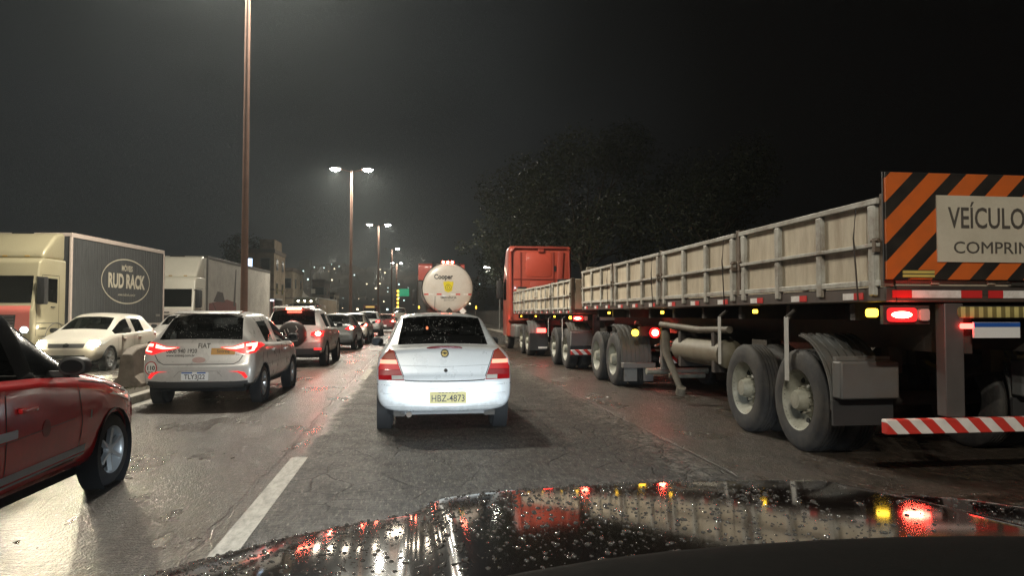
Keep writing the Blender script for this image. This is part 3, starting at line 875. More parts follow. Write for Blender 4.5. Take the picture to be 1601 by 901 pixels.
# ------------------------------------------------------------------ the white sedan straight ahead
PEARL = M('silver white paint', (.66, .70, .73), .28, metal=.15, coat=.7, var=.06, inner=(.03, .03, .03), dirt=(.46, .47, .46), dirt_scale=11, dirt_amt=.06, grime=(.24, .52, (.24, .22, .19), .5))
def sedan():
    w = .81; L = 4.17
    zb = .27
    st = [hood(0.00, .33, .66, .46, .55, .60, crown=.01),
          hood(0.02, .29, .745, .47, .60, .665, w7=.56, w6=.68, crown=.012),
          hood(0.06, zb, .785, .50, .63, .70, w7=.55, w6=.68, w5=.745, crown=.012),
          hood(0.10, zb, .80, .52, .74, .84, w7=.54, w6=.66, w5=.74, crown=.015),
          hood(0.155, zb, .805, .56, .86, .985, w7=.535, w6=.64, w5=.725, crown=.025),
          hood(0.22, zb, .81, .58, .90, 1.015, w7=.55, w6=.65, w5=.735, crown=.025),
          hood(0.52, zb, .812, .60, .93, 1.035, w7=.565, w6=.655, w5=.74, crown=.02),
          cabin(1.12, zb, .812, .60, .96, 1.335, 1.415, .575, w7=.50, wg=.755),
          cabin(1.42, zb, .812, .60, .945, 1.365, 1.44, .585, wg=.755),
          cabin(1.95, zb, .812, .60, .935, 1.375, 1.455, .59),
          cabin(2.05, zb, .812, .60, .93, 1.375, 1.455, .59),
          cabin(2.55, zb, .812, .60, .92, 1.335, 1.425, .57),
          hood(3.20, zb, .81, .60, .85, .955, crown=.03),
          hood(3.70, zb, .80, .56, .76, .88, crown=.035),
          hood(4.02, zb, .76, .50, .66, .76, crown=.04),
          hood(4.13, zb + .02, .69, .46, .56, .63),
          hood(4.17, zb + .06, .62, .42, .48, .54)]
    sl = {(6, 7): 2, (6, 8): 2, (11, 7): 1, (11, 8): 1, (8, 5): 3, (10, 5): 3, (11, 5): 3}
    P = dict(L=L, w=w, stations=st, slots=sl, paint=PEARL, r=.29, tw=.185, track=1.60, axles=(.80, 3.24), zb=zb, zbelt=.93, cab=(.5, 3.0),
             crease=[(4, 7, 7, .5), (2, 12, 4, .3), (6, 8, 7, .7), (4, 7, 6, .35)], tcrease=[(2, 3, 9, .6), (4, 4, 9, .5), (5, 5, 9, .3), (6, 6, 9, .6), (7, 6, 9, .6)],
             seams=[[(2.95, .33), (2.95, .85)], [(2.0, .33), (1.98, .9)], [(1.15, .85), (1.2, .6), (1.3, .36)]], handles=[(1.45, .80), (2.25, .78)], rim='cap', seat_y=1.85)
    root, bvh = build_car('sedan', 'pearl white four door sedan with yellow plate directly ahead in the middle lane', 'car', (.375, 8.78, 0), R_(.6), P)
    # tail lamps
    out = [(.478, .650), (.770, .655), (.775, .80), (.72, .93), (.655, 1.005), (.600, .985), (.545, .83)]
    for sx in (-1, 1):
        f = (lambda o: o) if sx > 0 else mirror
        t = patch(bvh, f(out), 'back', 'tail_light', RED_L, root, off=.010, step=.04)
        patch(bvh, f([(.575, .885), (.745, .895), (.70, .955), (.655, .995), (.605, .975)]), 'back', 'indicator_lens', AMB_SOFT, t, off=.013, skirt=.004, step=.04)
        patch(bvh, f([(.56, .835), (.755, .84), (.748, .885), (.572, .882)]), 'back', 'lit_bulb', M('dim pale red band', (.26, .06, .04), .4, emit=(1, .26, .17), estr=2.6), t, off=.014, skirt=.004, step=.04)
        patch(bvh, f([(.53, .775), (.765, .775), (.757, .836), (.552, .832)]), 'back', 'brake_lens', M('red brake lens', (.13, .004, .007), .42, emit=(1, .03, .03), estr=.4), t, off=.013, skirt=.004, step=.04)
        patch(bvh, f([(.505, .705), (.768, .71), (.766, .77), (.528, .768)]), 'back', 'red_lens', M('deep red lens', (.11, .003, .005), .42, emit=(1, .02, .04), estr=.12), t, off=.0135, skirt=.004, step=.04)
        patch(bvh, f([(.487, .658), (.62, .658), (.625, .70), (.503, .70)]), 'back', 'reversing_lens', CLEAR_L, t, off=.014, skirt=.004, step=.04)
    # boot seam, bumper crease shade as flat darker strips, lock, badge, high brake lamp
    line(bvh, [(-.47, .648), (-.3, .638), (0, .634), (.3, .638), (.47, .648)], 'back', .012, 'boot_seam', SEAM, root)
    line(bvh, [(.468, .65), (.535, .83), (.592, .985)], 'back', .008, 'boot_seam', SEAM, root)
    line(bvh, [(-.468, .65), (-.535, .83), (-.592, .985)], 'back', .008, 'boot_seam', SEAM, root)
    line(bvh, [(-.74, .60), (-.4, .575), (.4, .575), (.74, .60)], 'back', .006, 'bumper_crease_shade', M('crease shade', (.30, .32, .33), .5), root, off=.0015)
    line(bvh, [(-.22, .545), (-.08, .55)], 'back', .007, 'bumper_crease_shade', SEAM, root)
    line(bvh, [(.08, .55), (.22, .545)], 'back', .007, 'bumper_crease_shade', SEAM, root)
    b = patch(bvh, ell(0, .955, .048, .048), 'back', 'emblem', CHROME, root, off=.012)
    patch(bvh, ell(0, .955, .036, .036), 'back', 'emblem_disc', M('badge gold', (.45, .36, .14), .3, metal=.6), b, off=.0135, skirt=.003)
    patch(bvh, [(-.030, .949), (-.012, .949), (-.009, .943), (.009, .943), (.012, .949), (.030, .949), (.030, .961), (.012, .961), (.009, .967), (-.009, .967), (-.012, .961), (-.030, .961)], 'back', 'emblem_bar', CHROME, b, off=.016, skirt=.003, step=.5)
    patch(bvh, ell(.01, .755, .022, .022), 'back', 'boot_lock', CHROME, root, off=.01)
    patch(bvh, ell(.01, .755, .011, .011), 'back', 'key_slot', DARK, root, off=.012, skirt=.002)
    MB().prism(ell(0, 0, .215, .022, 28), -.02, .03, 'XZ', .004).build('high_brake_light', M('dark red lens', (.16, .01, .02), .25), root).location = (0, .19, 1.022)
    pl = plate(bvh, root, .035, .445, .43, .135, 'back', M('yellow licence plate', (.42, .36, .12), .45, var=.12, vscale=12), 'HBZ-4873', size=.112, off=.016, sx=.84)
    pl['label'] = 'dull yellow licence plate with black characters'
    for dx in (-.10, -.06, -.02, .02, .06, .10):
        patch(bvh, [(.035 + dx - .014, .500), (.035 + dx + .014, .500), (.035 + dx + .012, .507), (.035 + dx - .012, .507)], 'back', 'plate_header', LETTER, pl, off=.0195, skirt=0, step=.5)
    # exhaust, hanging brackets, rear axle
    MB().cyl((-.42, .04, .245), (-.42, .5, .26), .032, n=16).cyl((-.42, .06, .245), (-.42, .09, .245), .026, n=16).build('exhaust_pipe', M('sooty steel', (.09, .07, .055), .5, metal=.5), root)
    ax = MB().cyl((-.62, .80, .29), (.62, .80, .29), .045, n=12)
    ax.prism([(.3, .30), (.58, .30), (.58, .20), (.34, .22)], -.30, .30, 'YZ', .03)
    for sx in (-1, 1): ax.bx(sx * .56 - .02, sx * .56 + .02, .28, .7, .22, .36).bx(sx * .47, sx * .60, .10, .13, .22, .30)
    ax.build('rear_axle', M('undercarriage grime', (.05, .045, .04), .8, var=.4), root)
    MB().bx(-.52, .52, .10, .13, .235, .285).build('bumper_lip', M('grey plastic', (.16, .16, .16), .6), root, 40, .01)
    MB().bx(-.60, .60, .50, 1.12, .955, .985).build('parcel_shelf', M('grey shelf cloth', (.09, .09, .09), .9), root, 30, .01)
    for sx in (-1, 1):
        MB().lathe([(0, .085), (.012, .08), (.012, .0001)], c=(sx * .38, .80, .986), axis='Z', n=20).build('speaker', BLACKP, root)
        sd = 'right' if sx > 0 else 'left'
        line(bvh, [(.02, .60), (.42, .62), (.46, .56)], sd, .008, 'bumper_seam', SEAM, root)
        line(bvh, [(.80 + .345 * math.cos(R_(a)), .29 + .345 * math.sin(R_(a))) for a in range(-8, 190, 12)], sd, .022, 'arch_lip', M('pearl edge', (.5, .52, .54), .35), root, off=.006)
    line(bvh, [(-.72, .50), (-.3, .475), (.3, .475), (.72, .50)], 'back', .004, 'bumper_crease_shade', M('crease shade'), root, off=.0015)
    line(bvh, [(-.70, .345), (-.3, .335), (.3, .335), (.70, .345)], 'back', .008, 'bumper_crease_shade', M('crease shade'), root, off=.0015)
    line(bvh, [(-.53, .82), (0, .80), (.53, .82)], 'back', .005, 'boot_crease_shade', M('crease shade'), root, off=.0015)  # shade of the boot and bumper creases put in as darker strips
    # mirror on the windscreen, lit toy hanging inside
    MB().prism(ell(-.14, 1.22, .018, .026, 12), 2.55, 2.58, 'XZ').build('hanging_ornament', M('glowing ornament', (.5, .1, .05), .4, emit=(1, .25, .1), estr=2.5), root)
    front_details(root, bvh, w, .97, L)
    return root
sedan()

# ------------------------------------------------------------------ the silver hatchback in the left lane
SILVER = M('silver grey paint', (.60, .585, .565), .28, grime=(.22, .65, (.19, .16, .13), .55), metal=.10, coat=.7, var=.08, inner=(.03, .03, .03))
def silver_hatch():
    P = hatch_P(L=4.0, w=.85, h=1.475, paint=SILVER, r=.30, wb=2.46, ro=.74, rim='alloy', mirror_mat=BLACKP, glass=GLASS)
    root, bvh = build_car('hatchback', 'silver grey hatchback with white plate and round 110 sticker in the left lane', 'car', (-3.28, 11.95, 0), R_(-1.5), P)
    out = [(.30, .915), (.50, .925), (.66, .985), (.80, 1.0), (.835, .93), (.82, .83), (.70, .80), (.56, .845), (.40, .88)]
    for sx in (-1, 1):
        f = (lambda o: o) if sx > 0 else mirror
        t = patch(bvh, f(out), 'back', 'tail_light', RED_SOFT, root, off=.012, step=.04)
        patch(bvh, f([(.34, .905), (.50, .912), (.60, .945), (.655, .965), (.66, .905), (.55, .885), (.44, .89)]), 'back', 'lit_bulb', PINK_ON, t, off=.016, skirt=.004, step=.03)
        patch(bvh, f([(.69, .965), (.79, .975), (.808, .92), (.80, .855), (.71, .835), (.70, .85), (.77, .87), (.775, .93), (.70, .925)]), 'back', 'lit_bulb', PINK_ON, t, off=.016, skirt=.004, step=.03)
        rf = [(.46, .545), (.60, .548), (.69, .53), (.74, .455), (.70, .435), (.645, .50), (.58, .535)]
        patch(bvh, f(rf), 'back', 'reflector', RED_SOFT, root, off=.008, step=.04)
    line(bvh, [(-.66, .80), (-.60, .70), (-.52, .655), (.52, .655), (.60, .70), (.66, .80)], 'back', .010, 'tailgate_seam', SEAM, root)
    # lower black bumper insert
    patch(bvh, [(-.73, .30), (.73, .30), (.74, .405), (.5, .39), (-.5, .39), (-.74, .405)], 'back', 'bumper_insert', BLACKP, root, off=.008, step=.06)
    line(bvh, [(-.36, .46), (-.28, .55), (.28, .55), (.36, .46)], 'back', .006, 'bumper_crease_shade', M('silver crease shade', (.2, .19, .18), .5), root)  # crease shade drawn as a flat darker strip
    pl = plate(bvh, root, -.045, .475, .40, .13, 'back', M('white licence plate', (.78, .79, .80), .4, var=.06), 'TLY3J22', size=.10, off=.016)
    patch(bvh, [(-.24, .517), (-.08, .517), (-.08, .536), (-.24, .536)], 'back', 'plate_band', M('plate blue', (.02, .10, .42), .4), pl, off=.019, skirt=0)
    patch(bvh, [(-.01, .517), (.12, .517), (.12, .536), (-.01, .536)], 'back', 'plate_band', M('plate blue'), pl, off=.019, skirt=0)
    # stickers
    st = patch(bvh, ell(-.70, .60, .093, .105, 28), 'back', 'speed_sticker', M('sticker red', (.45, .03, .03), .4), root, off=.004, skirt=.003)
    patch(bvh, ell(-.70, .60, .077, .089, 28), 'back', 'sticker_face', M('sticker white', (.75, .74, .70), .4), st, off=.0055, skirt=.002)
    decal_text(bvh, '110', .085, -.70, .60, 'back', LETTER, st, off=.008, bold=.003)
    decal_text(bvh, 'km/h', .036, -.70, .542, 'back', LETTER, st, off=.008, bold=.001)
    lt = M('dark grey lettering', (.06, .055, .05), .5)
    decal_text(bvh, '0800 940 1920', .088, -.27, .855, 'back', lt, root, bold=.002, sx=.86)
    decal_text(bvh, 'www.sotreq.com.br', .058, -.28, .79, 'back', lt, root, bold=.001, sx=.9)
    decal_text(bvh, 'FIAT', .105, .06, .935, 'back', lt, root, sx=.9, bold=.002)
    e = patch(bvh, rrect(.17, .53, .80, .90, .008), 'back', 'orange_sticker', M('orange sticker', (.62, .30, .03), .4), root, off=.005, skirt=.004)
    decal_text(bvh, 'Sotreq', .07, .35, .85, 'back', lt, e, off=.008)
    patch(bvh, rrect(.54, .70, .795, .815, .004), 'back', 'model_badge', CHROME, root, off=.006)
    patch(bvh, ell(.0, .72, .10, .045), 'back', 'emblem', M('badge faded red', (.50, .33, .30), .4), root, off=.006)
    MB().prism([(.40, 1.445), (.64, 1.485), (.72, 1.47), (.60, 1.44), (.42, 1.428)], -.50, .50, 'YZ', .008).build('roof_spoiler', SILVER, root)
    MB().cyl((0, .95, 1.46), (0, .72, 1.62), .005, .003, 6).build('aerial', BLACKP, root)
    line(bvh, [(.95, .60), (2.4, .63), (3.0, .60)], 'right', .006, 'door_crease_shade', M('silver crease shade'), root)  # shade along the door crease, a darker strip on smooth bodywork
    front_details(root, bvh, .85, 1, 4.0)
    return root
silver_hatch()

# ------------------------------------------------------------------ the red hatchback at the left edge
REDP = M('dark red paint', (.78, .018, .022), .22, coat=1.0, var=.10, inner=(.02, .02, .02), dirt=(.20, .02, .018), dirt_scale=2, dirt_amt=.4)
def red_hatch():
    P = hatch_P(L=3.72, w=.82, h=1.485, paint=REDP, arch=1.08, zb=.19, r=.295, wb=2.42, ro=.60, hl=1.30, frames=True, belt=.975, rim='star', rim_mat=M('bright alloy', (.72, .75, .77), .35, metal=.5, var=.15), mirror_mat=BLACKP, turn=R_(-4),
                sglass=glass_mat('tinted side glass', (.80, .80, .78), .10), glass=glass_mat('tinted front glass', (.80, .80, .78), .05), rglass=glass_mat('tinted front glass'), handles=[(.75, .82), (1.62, .80)],
                seams=[[(2.36, .33), (2.42, .60), (2.36, .90)], [(1.40, .33), (1.38, .92)], [(.70, .70), (.80, .5), (.95, .36)], [(.95, .335), (2.36, .335)]])
    root, bvh = build_car('hatchback', 'dark red hatchback with silver side stripe cut off by the left edge', 'car', (-3.34, 3.62, 0), R_(-1.0), P)
    line(bvh, [(2.42, .92), (2.9, .86), (3.4, .74)], 'right', .008, 'bonnet_seam', SEAM, root)
    sm = M('silver stripe', (.50, .52, .55), .35, metal=.3)
    line(bvh, [(.98, .375), (2.50, .405)], 'right', .052, 'side_stripe', sm, root, off=.004)
    line(bvh, [(.98, .325), (2.50, .36)], 'right', .016, 'side_stripe', sm, root, off=.004)
    decal_text(bvh, 'BI', .09, 1.30, .35, 'right', M('stripe white', (.7, .7, .7), .4), root, off=.007, bold=.004)
    line(bvh, [(1.0, .60), (1.7, .63), (2.3, .65)], 'right', .006, 'door_crease_shade', M('dark red strip', (.20, .006, .007), .3), root)  # door crease shade put in as a darker red strip
    patch(bvh, ell(1.88, .64, .055, .06), 'right', 'round_reflection', M('red reflection spot', (.30, .015, .015), .2, coat=.8), root, off=.004)  # round reflection on the door put in as a colour patch
    patch(bvh, rrect(1.05, 1.52, .63, .685, .01), 'right', 'pale_strip', M('pale strip', (.55, .57, .60), .3, metal=.3), root, off=.004)  # short pale strip laid across the door seam
    line(bvh, [(2.56, .62), (2.57, .68)], 'right', .025, 'repeater_lamp', CLEAR_L, root, off=.006)
    for sx in (1, -1):   # arch lips
        q = 'right' if sx > 0 else 'left'
        for yy in P['axles']:
            line(bvh, [(yy + .335 * math.cos(R_(a)), .295 + .335 * math.sin(R_(a))) for a in range(-5, 190, 15)], q, .028, 'arch_lip', M('dark red strip'), root, off=.006)
    front_details(root, bvh, .82, .985, 3.72)
    rear_lights(root, bvh, tail_outline(.82, .75, 1.0, 'tall'), [[(.70, .82), (.78, .82), (.78, .9), (.70, .9)]])
    return root
red_hatch()

# ------------------------------------------------------------------ the compact SUV with the spare wheel on its tailgate
def spare_suv():
    P = hatch_P(L=4.15, w=.86, h=1.62, paint=M('pale silver paint', (.44, .42, .40), .28, metal=.1, coat=.6, var=.08, grime=(.22, .75, (.16, .13, .10), .6), inner=(.03, .03, .03)), r=.335, wb=2.52, ro=.78, rake=.30, belt=.95, rim='star', rglass=glass_mat('dark rear glass', (.10, .10, .11), .04, drops=.4))
    root, bvh = build_car('compact_suv', 'silver compact SUV with covered spare wheel on its tailgate and red lamps lit', 'car', (-3.28, 20.7, 0), R_(-1.5), P)
    t = 1.62 / 1.48
    out = [(.50, .86), (.70, .80), (.835, .83), (.835, .98), (.72, .99), (.52, .94)]
    for sx in (-1, 1):
        f = (lambda o: o) if sx > 0 else mirror
        q = patch(bvh, f(out), 'back', 'tail_light', RED_SOFT, root, off=.012, step=.05)
        if sx > 0: patch(bvh, f(ell(.70, .90, .075, .06)), 'back', 'lit_bulb', RED_HOT, q, off=.018, skirt=.006)
        patch(bvh, f(rrect(.60, .80, .46, .52, .01)), 'back', 'reflector', RED_SOFT, root, off=.01)
    MB().bx(-.20, .20, .30, .36, 1.57, 1.605).build('high_brake_light', RED_HOT, root, 40, .01)
    MB().prism([(.20, 1.615), (.60, 1.665), (.72, 1.63), (.42, 1.60)], -.56, .56, 'YZ', .01).build('roof_spoiler', P['paint'], root)
    sp = MB().lathe([(.20, .02), (.20, .335), (.17, .36), (.05, .365), (.0, .345), (-.025, .30), (-.03, .0001)], axis='Y', n=40).build('spare_wheel', M('black vinyl cover', (.030, .024, .022), .5, bump=.2), root, 50)
    sp.location = (.04, -.12, .90)
    wt = M('pale print', (.55, .53, .50), .5)
    pr = MB()
    for a in ((-.20, .12, -.14, -.02), (-.14, -.02, -.19, -.13), (-.12, .15, -.08, .05), (.10, .22, .16, .12), (.16, .14, .10, .06), (.11, .05, .17, .0), (.17, -.02, .10, -.06), (.11, -.08, .18, -.12), (-.12, -.22, .16, -.17)):
        p0, p1 = Vector((a[0], -.034, a[1])), Vector((a[2], -.034, a[3])); pr.cyl(p0, p1, .012, n=6)
    pr.build('printed_scrawl', wt, sp, 0)
    for sx in (-1, 1): MB().tube([(sx * .56, .75, 1.60), (sx * .55, .85, 1.68), (sx * .55, 2.2, 1.70), (sx * .56, 2.35, 1.63)], .018).build('roof_rail', CHROME, root)
    patch(bvh, [(-.82, .34), (.82, .34), (.82, .50), (.55, .47), (-.55, .47), (-.82, .50)], 'back', 'bumper_insert', BLACKP, root, off=.008)
    pl = patch(bvh, rrect(-.46, .10, .50, .66, .02), 'back', 'lit_plate_recess', M('plate lamp glow', (.7, .68, .6), .4, emit=(1, .92, .75), estr=1.6), root, off=.01)
    plate(bvh, pl, -.18, .56, .40, .12, 'back', M('white licence plate'), None, off=.016)
    front_details(root, bvh, .86, t, 4.15)
    lamp('POINT', 'brake_glow', (.75, -.26, .88), 6, (1, .06, .04), root, size=.06)
    return root
spare_suv()

# ------------------------------------------------------------------ cars farther up the queue
def queue_car(name, label, cat, loc, rz, P, hot, t=1.0, kind='wide', both=True, head=None):
    root, bvh = build_car(name, label, cat, loc, rz, P)
    w = P['w']
    o = tail_outline(w, .80 * t, .98 * t, kind)
    for sx in (-1, 1):
        f = (lambda q: q) if sx > 0 else mirror
        q = patch(bvh, f(o), 'back', 'tail_light', RED_SOFT, root, off=.012)
        if hot and (both or sx > 0): patch(bvh, f(ell(w * .84, .89 * t, .075, .06, 16)), 'back', 'lit_bulb', RED_HOT if hot > 1 else RED_ON, q, off=.018, skirt=.006)
    plate(bvh, root, 0, .52 * t, .40, .13, 'back', M('white licence plate'), None)
    patch(bvh, [(-w * .93, .33 * t), (w * .93, .33 * t), (w * .93, .44 * t), (-w * .93, .44 * t)], 'back', 'bumper_insert', BLACKP, root, off=.008)
    front_details(root, bvh, w, t, P['L'], lit=head)
    return root, bvh
def pnt(name, c, **k): return M(name, c, .28, metal=.12, grime=(.2, .7, tuple(q * .3 + .03 for q in c), .6), coat=.6, var=.08, inner=(.03, .03, .03), **k)
queue_car('hatchback', 'dark grey hatchback between the spare wheel SUV and the far cars', 'car', (-3.15, 30.2, 0), R_(-2), hatch_P(L=3.8, w=.82, h=1.48, paint=pnt('charcoal paint', (.06, .062, .06))), 2, both=False)
queue_car('hatchback', 'pale hatchback half hidden in front of the dark grey hatchback', 'car', (-3.05, 36.8, 0), R_(-2), hatch_P(L=3.9, w=.83, h=1.52, paint=pnt('champagne paint', (.42, .39, .33))), 2, 1.03)
queue_car('white_suv', 'white SUV ahead in the left lane beside the roof of the sedan', 'car', (-3.05, 49.6, 0), R_(-1), hatch_P(L=4.4, w=.90, h=1.66, paint=pnt('white paint', (.75, .74, .71)), r=.34, wb=2.6, ro=.85, rake=.35), 1, 1.12)
queue_car('hatchback', 'small red tailed car seen past the roof corner of the sedan', 'car', (-2.4, 62, 0), R_(-1), hatch_P(L=4.0, w=.84, h=1.50, paint=pnt('maroon paint', (.12, .02, .02))), 2)
queue_car('hatchback', 'distant grey car farther up the middle lane with red lamps', 'car', (-.3, 74, 0), 0, hatch_P(L=4.0, w=.84, h=1.52, paint=pnt('mid grey paint', (.2, .2, .2))), 2)
queue_car('hatchback', 'distant pale car at the far end of the left lane queue', 'car', (-3.0, 88, 0), 0, hatch_P(L=4.0, w=.84, h=1.52, paint=pnt('pale far paint', (.5, .5, .5))), 2)

# ------------------------------------------------------------------ oncoming cars
GOLP = M('cream white paint', (.44, .415, .36), .3, coat=.6, var=.08, inner=(.03, .03, .03))
def oncoming(name, label, loc, rz, P, beam, t=1.0, col=(1, .86, .60), mat=HEAD_ON):
    root, bvh = build_car(name, label, 'car', loc, rz, P)
    w, L = P['w'], P['L']
    front_details(root, bvh, w, t, L, plate_txt=None)
    for sx in (-1, 1):
        o = ell(sx * w * .74, .70 * t, .12, .075, 18)
        patch(bvh, o, 'front', 'lit_bulb', mat, root, off=.014, skirt=.006)
        if beam: lamp('POINT', 'headlight_spill', (sx * w * .74, L + .10,   .70 * t), 6, col, root, size=.05)
        if beam: lamp('SPOT', 'headlight_beam', (sx * w * .74, L + .12, .70 * t), beam, col, root, aim=(sx * w * .74 - 1.2, L + 12, -.25), size=.05, angle=100, blend=.8)
    p = patch(bvh, ell(0, .655 * t, .07, .05), 'front', 'emblem', CHROME, root, off=.014)
    rear_lights(root, bvh, tail_outline(w, .78 * t, .98 * t, 'tall'), None)
    return root, bvh
oncoming('hatchback', 'cream white hatchback with blazing headlight coming the other way behind the median block', (-8.35, 23.35, 0), R_(180 - 2),
         hatch_P(L=3.85, w=.83, h=1.47, paint=GOLP, belt=.94, rim='cap'), 430)
oncoming('hatchback', 'grey oncoming car whose windscreen shows between the white hatchback and the silver one', (-8.6, 31.6, 0), R_(180 + 2),
         hatch_P(L=4.2, w=.86, h=1.50, paint=pnt('stone grey paint', (.36, .35, .33))), 0)
oncoming('hatchback', 'far oncoming car with lit headlights beyond the parked buses', (-8.2, 66, 0), R_(180),
         hatch_P(L=4.0, w=.84, h=1.48, paint=pnt('mid grey paint', (.2, .2, .2))), 0)
oncoming('hatchback', 'farthest oncoming car with two bright specks of headlights', (-8.0, 96, 0), R_(180),
         hatch_P(L=4.0, w=.84, h=1.48, paint=pnt('pale far paint', (.5, .5, .5))), 0)

# ------------------------------------------------------------------ trucks: shared builders
CREAM_RIM = M('dusty cream rim', (.36, .36, .30), .5, var=.3, vscale=5, dirt=(.10, .085, .06), dirt_scale=3, dirt_amt=.8)
CHASSIS = M('chassis grime', (.035, .030, .027), .7, var=.4, vscale=3, bump=.3, dirt=(.08, .055, .04), dirt_scale=3, dirt_amt=.6)
GUARD = M('dull mudguard plastic', (.11, .115, .115), .55, var=.3, vscale=3, dirt=(.10, .08, .06), dirt_scale=2.5, dirt_amt=.7)
GREYM = M('grey galvanised steel', (.20, .20, .19), .5, metal=.3, var=.3, dirt=(.08, .06, .05), dirt_scale=3, dirt_amt=.7)
STRAP = M('pale plastic strip', (.48, .48, .46), .5, var=.2, dirt=(.2, .18, .15), dirt_scale=6, dirt_amt=.5)
REF_W = M('reflective white', (.82, .80, .78), .35, var=.1, dirt=(.3, .26, .2), dirt_scale=7, dirt_amt=.5)
REF_R = M('reflective red', (.60, .03, .03), .35, var=.15)
CHEV = stripe_mat('red white chevron', (.80, .77, .75), (.62, .04, .03), 1, 1, .22, .4, .5)
_TW = {}
def truck_wheel(parent, x, y, r=.53, w=.28, steer=False, rim=CREAM_RIM, dual=True):
    key = (r, w, steer, dual)
    if key not in _TW:
        tt = MB(); h = w / 2
        for off in ((0, -w - .06) if dual and not steer else (0,)):
            pr = [(-h + .01, .55 * r), (-h, .7 * r), (-h + .006, .9 * r), (-h + .035, .985 * r), (-h + .05, r)]
            for i in range(4):
                a = -h + .06 + (w - .12) * (i + .5) / 4
                pr += [(a - .010, r), (a - .007, r - .014), (a + .007, r - .014), (a + .010, r)]
            pr += [(h - .05, r), (h - .035, .985 * r), (h - .006, .9 * r), (h, .72 * r), (h - .01, .60 * r), (h - .03, .565 * r)]
            tt.lathe([(a + off, q) for a, q in pr], n=48)
        bmesh.ops.recalc_face_normals(tt.bm, faces=tt.bm.faces)
        tm = bpy.data.meshes.new('wheel'); tt.bm.to_mesh(tm); tt.bm.free()
        rm = MB()
        if steer: pr = [(h - .01, .60 * r), (h - .025, .56 * r), (h - .06, .53 * r), (h - .03, .42 * r), (h + .02, .30 * r), (h + .025, .20 * r), (h + .06, .17 * r), (h + .07, .0001)]
        else: pr = [(h - .008, .60 * r), (h - .03, .565 * r), (h - .10, .54 * r), (h - .15, .47 * r), (h - .165, .36 * r), (h - .12, .30 * r), (h - .10, .22 * r), (h + .0, .19 * r), (h + .02, .17 * r), (h + .025, .0001)]
        rm.lathe(pr, n=40)
        for i in range(10):
            t = 2 * math.pi * i / 10; q = .255 * r
            x0 = h - .03 if steer else h - .115
            rm.cyl((x0, math.cos(t) * q, math.sin(t) * q), (x0 + .045, math.cos(t) * q, math.sin(t) * q), .016, n=6)
        bmesh.ops.recalc_face_normals(rm.bm, faces=rm.bm.faces)
        rme = bpy.data.meshes.new('rim'); rm.bm.to_mesh(rme); rm.bm.free()
        hm = MB()
        for i in range(8):
            t = 2 * math.pi * (i + .5) / 8; q = .44 * r
            x0 = (h - .048) if steer else (h - .158)
            hm.cyl((x0, math.cos(t) * q, math.sin(t) * q), (x0 + .012, math.cos(t) * q, math.sin(t) * q), .034, n=12)
        hme = bpy.data.meshes.new('hand_holes'); hm.bm.to_mesh(hme); hm.bm.free()
        _TW[key] = (tm, rme, hme)
    tm, rme, hme = _TW[key]
    o = link('wheel', tm, RUBBER, parent, 35); o.location = (x, y, r); o.rotation_euler = (random.uniform(0, 6), 0, 0 if x > 0 else math.pi)
    link('rim', rme, rim, o, 35); link('hand_holes', hme, DARK, o, 0)
    return o

def fender(root, sx, yc, zc, r, x0, x1, a0, a1, ribs=7, mat=GUARD):
    b = MB(); n = 14
    P = [(yc + r * math.cos(R_(a0 + (a1 - a0) * i / n)), zc + r * math.sin(R_(a0 + (a1 - a0) * i / n))) for i in range(n + 1)]
    Q = [(yc + (r + .015) * math.cos(R_(a0 + (a1 - a0) * i / n)), zc + (r + .015) * math.sin(R_(a0 + (a1 - a0) * i / n))) for i in range(n + 1)]
    b.prism(P + Q[::-1], sx * x0, sx * x1)
    for k in range(ribs):
        xx = x0 + (x1 - x0) * (k + .5) / ribs
        Q2 = [(yc + (r + .032) * math.cos(R_(a0 + (a1 - a0) * i / n)), zc + (r + .032) * math.sin(R_(a0 + (a1 - a0) * i / n))) for i in range(n + 1)]
        b.prism(Q + Q2[::-1], sx * (xx - .018), sx * (xx + .018))
    return b.build('mudguard', mat, root, 30)

